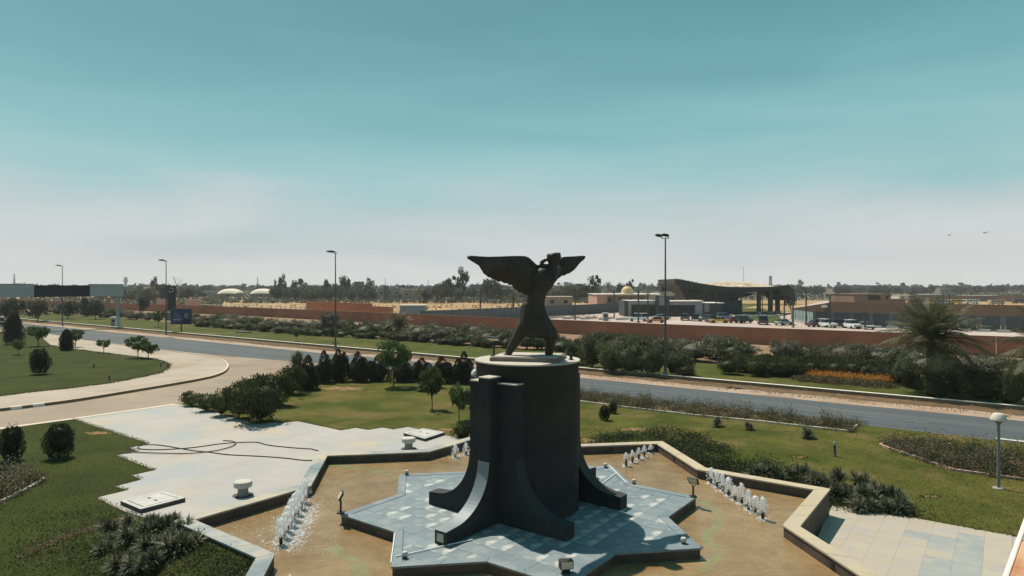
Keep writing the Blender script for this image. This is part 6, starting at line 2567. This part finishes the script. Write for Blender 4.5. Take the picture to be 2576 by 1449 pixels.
for u0, u1, y, lab in ((542, 600, 560, 'white vaulted tent hall beside the sign tower trees'), (625, 683, 570, 'white vaulted tent hall closer to the statue')):
    w = A(u1, y) - A(u0, y)
    zt = ZH(725.5, y)
    zb = ZH(739.5, y)
    t = thing('tent_hall', lab, 'tent', ((A(u0, y) + A(u1, y)) / 2, y + 8, 0))
    rows = []
    for yy, kk in ((-9, .12), (-8, .45), (-5.5, .75), (-2, .95), (2, .95), (5.5, .75), (8, .45), (9, .12)):
        rows.append([Vector((w / 2 * math.cos(a) * (.75 + .25 * kk), yy, zb + (zt - zb) * kk * math.sin(a) ** .9)) for a in [math.pi * k / 16 for k in range(17)]])
    part('roof', MB().loft(rows, closed=True), 'tent_white', t)
    part('walls', MB().box((0, 0, zb / 2), (w * .84, 14, zb)), 'shed', t)
    part('door', MB().box((0, -7.6, 1.3), (3, .1, 2.6)), 'dark_glass', t)

y = 1200
t = thing('control_tower', 'slender pale control tower on the horizon beyond the canopy', 'tower', (A(2012, y), y, 0))
h = ZH(703, y)
part('shaft', MB().lathe([(2.6, 0), (2.1, h * .55), (2.2, h * .62), (3.6, h * .74)], 16), 'wall_pink', t)
part('cab', MB().lathe([(3.0, h * .74), (3.4, h * .86), (3.6, h * .87), (3.6, h * .9), (2.2, h * .92), (1.8, h)], 16), 'far_block', t)
y = 1300
t = thing('control_tower', 'hazy white control tower with wide head beyond the gantry', 'tower', (A(316, y), y, 0))
h = ZH(697, y)
part('shaft', MB().lathe([(3.0, 0), (2.6, h * .6)], 14), 'tent_white', t)
part('cab', MB().lathe([(2.6, h * .6), (4.2, h * .72), (4.2, h * .84), (3.0, h * .86), (3.0, h)], 14), 'tent_white', t)
y = 1500
t = thing('minaret', 'faint slender minaret with a low dome beyond the gantry beam', 'minaret', (A(36, y), y, 0))
h = ZH(688, y)
part('shaft', MB().lathe([(2.4, 0), (2.0, h * .6), (2.8, h * .62), (1.6, h * .66), (1.4, h * .92), (0, h)], 12), 'roof_pale', t)
part('dome', MB().lathe([(14, 0), (14, h * .3), (12, h * .42), (7, h * .52), (0, h * .56)], 18, (-4, 14, 0)), 'roof_pale', t)
y = 330
t = thing('lattice_tower', 'dark lattice antenna tower rising behind the canopy roof', 'antenna tower', (A(1938.4, y), y, 0))
h = ZH(694, y)
mb = MB()
for sx in (-1, 1):
    for sy in (-1, 1):
        mb.tube([(sx * .9, sy * .9, 0), (sx * .3, sy * .3, h)], .10, 4, smooth=False)
part('legs', mb, 'steel', t)
mb = MB()
for k in range(12):
    z0_, z1_ = h * k / 12, h * (k + 1) / 12
    r0, r1 = .9 - .6 * k / 12, .9 - .6 * (k + 1) / 12
    for sy in (-1, 1):
        mb.tube([(-r0, sy * r0, z0_), (r1, sy * r1, z1_)], .05, 4, smooth=False)
        mb.tube([(r0, sy * r0, z0_), (-r1, sy * r1, z1_)], .05, 4, smooth=False)
part('bracing', mb, 'steel', t)
for k, zz in enumerate((.70, .78, .86, .94)):
    part('antenna_arm', MB().box((0, 0, h * zz), (2.2 - .3 * (k % 2), .25, .22)), 'steel', t)
for u, vt, y, lab in ((969, 700, 1100, 'faint lattice mast on the horizon left of the chimneys'), (648, 697, 900, 'faint lattice mast above the white tents'), (1077, 702, 1200, 'faint lattice mast above the long grey hall')):
    t = thing('lattice_mast', lab.replace('left of', 'beyond'), 'mast', (A(u, y), y, 0))
    h = ZH(vt, y)
    mb = MB()
    for k in range(4):
        a = math.pi / 4 + k * math.pi / 2
        mb.tube([(1.6 * math.cos(a), 1.6 * math.sin(a), 0), (.3 * math.cos(a), .3 * math.sin(a), h)], .14, 4, smooth=False)
    part('legs', mb, 'steel_grey', t)
    mb = MB()
    for k in range(8):
        r = 1.6 - 1.3 * k / 8
        mb.box((0, 0, h * k / 8), (r * 1.4, r * 1.4, .14))
    part('bracing', mb, 'steel_grey', t)

# ------------------------------------------------------------------ far trees
far_round = Kind('far_tree', 'tree', b_tree('leaf_far', 900, .085, .20, .03, 20, .34), 5)
far_dark = Kind('far_tree', 'tree', b_tree('leaf_far_dark', 900, .085, .18, .03, 20, .34), 4)
euca = Kind('eucalyptus', 'tree', b_tree('leaf_far_dark', 800, .07, .30, .018, 16, .24, 'bark_pale'), 4)
for u, vb, w, vt, y, K_, lab in (
        (697, 0, 24, 700, 330, euca, 'thin tall far tree at the end of the white tents'), (712, 0, 26, 690, 340, euca, 'narrow pointed eucalyptus behind the white tents'), (750, 0, 44, 700, 320, euca, 'airy twin topped eucalyptus before the lamp'),
        (822, 0, 30, 702, 330, far_dark, 'round far tree before the street lamp pole'), (869, 0, 34, 694, 330, far_dark, 'tall dark round topped far tree near the lamp'), (930, 0, 26, 695, 330, euca, 'bent topped eucalyptus beside the grey block'),
        (845, 0, 60, 717, 300, far_round, 'broad low far tree behind the lamp pole'), (905, 0, 70, 716, 290, far_round, 'broad olive far tree next to the sheds'), (790, 0, 50, 718, 285, far_round, 'yellowish broad far tree behind the rail fence'),
        (738, 0, 40, 722, 300, far_round, 'low broad far tree behind the tents end'), (1130, 0, 50, 690, 260, euca, 'ragged tall eucalyptus nearest the wing tip'), (1160, 0, 46, 673, 265, euca, 'tallest airy eucalyptus before the wing'),
        (1110, 0, 60, 712, 255, far_round, 'broad far tree at the foot of the tallest eucalyptus'), (1235, 0, 70, 700, 250, far_dark, 'large dark far tree just below the big wing'), (1075, 0, 40, 728, 250, far_dark, 'dense low far tree by the palm clump'),
        (1497, 0, 44, 691, 270, euca, 'pointed pine like far tree near the golden dome'), (1560, 0, 20, 708, 300, euca, 'thin far tree just before the dome'), (1585, 0, 30, 699, 310, euca, 'bushy topped eucalyptus above the dome'),
        (1420, 0, 70, 714, 290, far_round, 'broad grey far tree beside the statue waist'), (1460, 0, 60, 716, 280, far_round, 'broad grey far tree before the pointed one'), (1674, 0, 34, 704, 240, far_dark, 'dark far tree at the tall street lamp'),
        (392, 0, 30, 697, 300, euca, 'spreading dark tree near the sign tower'), (408, 0, 46, 714, 260, far_dark, 'dark round tree behind the sign tower'), (1988, 0, 34, 722, 214, far_dark, 'dark tree beside the canopy end pier')):
    y = y if u > 1650 else y * 1.4
    h = ZH(vt, y)
    r = w * y / FPX / 2
    K_.place(A(u, y), y, (r, r, h), lab)
# leafless tree
y = 230
t = thing('bare_tree', 'leaning leafless tree beside the black sign tower', 'tree', (A(449, y), y, 0))
mb = MB().tube(smooth_path([(0, 0, 0), (-.2, 0, 4), (-.1, 0, 7), (-.8, 0, 9.5), (-2.0, 0, 12.2)], 4), [.22 - .009 * i for i in range(17)], 6)
mb.tube([(-.2, 0, 7), (.5, 0, 9), (1.2, .2, 11)], [.09, .06, .02], 5)
mb.tube([(-.6, 0, 8.8), (.2, .4, 10.5), (.4, .4, 12)], [.08, .05, .02], 5)
part('trunk', mb, 'bark_pale', t)
mb = MB()
for k in range(24):
    a, b = RND.uniform(-2.2, 1.4), RND.uniform(8.5, 12)
    mb.tube([(a, 0, b), (a + RND.uniform(-.5, .5), RND.uniform(-.3, .3), b + RND.uniform(.3, 1.0))], [.03, .01], 3)
part('twigs', mb, 'bark_pale', t)
# far palms
for u, vt, y, lab in ((1530, 708, 280, 'far date palm with open crown between pine and dome'), (1620, 713, 290, 'small round crowned far palm by the dome'), (1055, 728, 250, 'low far palm in the dark clump beyond the sand'), (1100, 730, 252, 'second low far palm in the dark clump'),
                      (1292, 748, 205, 'low palm at the waist of the statue')):
    y = y * 1.4 if u != 1292 else y
    h = ZH(vt, y)
    palm(A(u, y), y, h * .70, 4.2, lab, 18, int(u), -.5, .2)
# horizon belt
grp = 'trees along the horizon'
n_far = 0
for u in np.arange(-20, 2620, 10.5):
    y = RND.uniform(650, 1400)
    if 1690 < u < 1990 and y < 360:
        y += 150
    vt = RND.uniform(715, 722)
    if u > 2000:
        y = RND.uniform(560, 1100)
        vt = RND.uniform(716, 725)
    h = max(3.0, ZH(vt, y))
    r = h * RND.uniform(.55, .95)
    (far_round if RND.random() < .6 else far_dark).place(A(u, y), y, (r, r, h), 'hazy grey green tree in the low belt along the horizon', grp)
    n_far += 1
grp = 'bushy trees beyond the sandy field'
for u in list(np.arange(690, 945, 8)) + list(np.arange(255, 330, 15)) + list(np.arange(1060, 1330, 19)) + list(np.arange(1385, 1500, 14)) + list(np.arange(330, 520, 18)):
    y = RND.uniform(375, 470)
    h = ZH(RND.uniform(721, 734), y)
    r = h * RND.uniform(.5, .8)
    (far_round if RND.random() < .5 else far_dark).place(A(u, y), y, (r, r, h), 'dusty bushy tree in the grove beyond the sandy field', grp)
# gantry side trees
for u, w, vt, y in ((40, 60, 752, 165), (95, 70, 756, 160), (170, 60, 754, 175), (215, 40, 748, 190), (240, 50, 755, 172), (15, 40, 760, 158), (360, 30, 745, 200)):
    h = ZH(vt, y)
    r = w * y / FPX / 2
    far_dark.place(A(u, y), y, (r, r, h), 'dusty dark tree in the thicket below the gantry beam', 'trees below the gantry')
# continuous far wood behind the belt
C = []
for _ in range(5200):
    y = RND.uniform(950, 1900)
    C.append((A(RND.uniform(-120, 2700), y), y, abs(RND.gauss(0, 1)) * 4.2 + 1.0))
o = link('far_wood', leaves_mesh('far_wood', 'leaf_far', np.array(C), 4.5, .8))
o['kind'] = 'stuff'

C = []
for _ in range(2600):
    y = RND.uniform(250, 460)
    C.append((A(RND.uniform(-60, 560), y), y, abs(RND.gauss(0, 1)) * .6 - .1))
for _ in range(3600):
    y = RND.uniform(345, 460)
    C.append((A(RND.uniform(520, 1500), y) + RND.gauss(0, 2), y, abs(RND.gauss(0, 1)) * .5 - .1))
o = link('dry_scrub', leaves_mesh('dry_scrub', 'leaf_far', np.array(C), .9, .7))
o['kind'] = 'stuff'
C = []
for _ in range(9000):
    y = RND.uniform(430, 900)
    C.append((A(RND.uniform(-60, 2660), y), y, abs(RND.gauss(0, 1)) * .9 - .1))
o = link('far_scrub', leaves_mesh('far_scrub', 'leaf_far', np.array(C), 1.1, .7))
o['kind'] = 'stuff'
# shrubs and rubble on the sand
C = []
for _ in range(900):
    y = RND.uniform(165, 300)
    u = RND.uniform(520, 1500)
    x = A(u, y)
    C.append((x, y, RND.uniform(.05, .35)))
o = link('dry_scrub', leaves_mesh('dry_scrub', 'straw', np.array(C), .55, .6))
o['kind'] = 'stuff'

# ------------------------------------------------------------------ helicopters
def helicopter(u, v, y, rz, label):
    t = thing('helicopter', label, 'helicopter', (A(u, y), y, ZH(v, y)), rz, None, 1.0)
    rows = []
    for x, r, z in ((-6.2, .18, .55), (-4.0, .32, .45), (-2.2, .75, .2), (-.5, 1.15, 0), (1.8, 1.2, -.05), (3.4, 1.0, -.2), (4.5, .5, -.4), (4.9, .12, -.5)):
        rows.append([Vector((x, r * math.cos(a), z + r * .95 * math.sin(a))) for a in [2 * math.pi * k / 12 for k in range(12)]])
    part('fuselage', MB().loft(rows), 'heli_paint', t)
    part('tail_boom', MB().tube([(-5.5, 0, .5), (-9.0, 0, 1.0)], [.35, .2], 8), 'heli_paint', t)
    part('tail_fin', MB().extrude([(-8.4, 0, .8), (-9.2, 0, .9), (-10.2, 0, 3.0), (-9.4, 0, 3.0)], (0, .15, 0)), 'heli_paint', t)
    part('tail_plane', MB().box((-8.7, 0, 1.0), (.8, 3.6, .12)), 'heli_paint', t)
    part('mast', MB().tube([(.4, 0, 1.0), (.4, 0, 2.0)], .3, 8), 'heli_paint', t)
    for k in range(4):
        a = k * math.pi / 2 + .5
        part('rotor_blade', MB().box((.4 + 3.9 * math.cos(a), 3.9 * math.sin(a), 2.0), (7.4, .5, .08), a), 'heli_paint', t)
    for s in (-1, 1):
        part('wheel', MB().tube([(2.6, s * 1.0, -1.5), (2.6, s * 1.25, -1.5)], .4, 10), 'tyre', t)
        part('window', MB().box((3.3, s * .84, .15), (1.0, .2, .6)), 'dark_glass', t)


helicopter(2388, 591.5, 1500, math.pi + .35, 'dark helicopter in the sky, farther from the frame edge')
helicopter(2477.5, 585.5, 1350, math.pi + .25, 'dark helicopter in the sky, closer to the frame edge')

# ------------------------------------------------------------------ parapet of the roof the picture is taken from
t = thing('roof_parapet', 'terracotta and white stone roof parapet at the bottom corner', 'parapet', (0, 0, 0))
dr = Vector((.674, .739, 0))
nr = Vector((.739, -.674, 0))
p0 = Vector((1.95, 2.61, 0))
a, b = p0 - dr * 2.5, p0 + dr * 6


def q4(o0_, o1_):
    return [(p.x, p.y) for p in (a + nr * o0_, b + nr * o0_, b + nr * o1_, a + nr * o1_)]


part('coping_edge', MB().prism(q4(0, .022), 7.12, 7.30), 'parapet_white', t, bevel=.008)
for i in range(14):
    f0, f1 = i / 14, (i + 1) / 14 - .002
    a0, b0_ = a.lerp(b, f0), a.lerp(b, f1)
    pts = [(p.x, p.y) for p in (a0 + nr * .023, b0_ + nr * .023, b0_ + nr * .62, a0 + nr * .62)]
    part('coping_stone', MB().prism(pts, 7.12, 7.297 + RND.uniform(-.002, .002)), 'parapet_stone', t, bevel=.006)
part('parapet_wall', MB().prism(q4(.08, .55), -.1, 7.12), 'parapet_stone', t)

# ------------------------------------------------------------------ air
mb = MB().box((0, 1000, 78), (2800, 2300, 162))
hz = part('haze', mb, None, None)
hz['kind'] = 'stuff'
m = bpy.data.materials.new('haze_air')
m.use_nodes = True
tn = m.node_tree
tn.nodes.clear()
ho = tn.nodes.new('ShaderNodeOutputMaterial')
hv = tn.nodes.new('ShaderNodeVolumePrincipled')
hv.inputs['Color'].default_value = (.86, .88, .90, 1)
hv.inputs['Density'].default_value = .0002
tn.links.new(hv.outputs[0], ho.inputs['Volume'])
hz.data.materials.append(m)
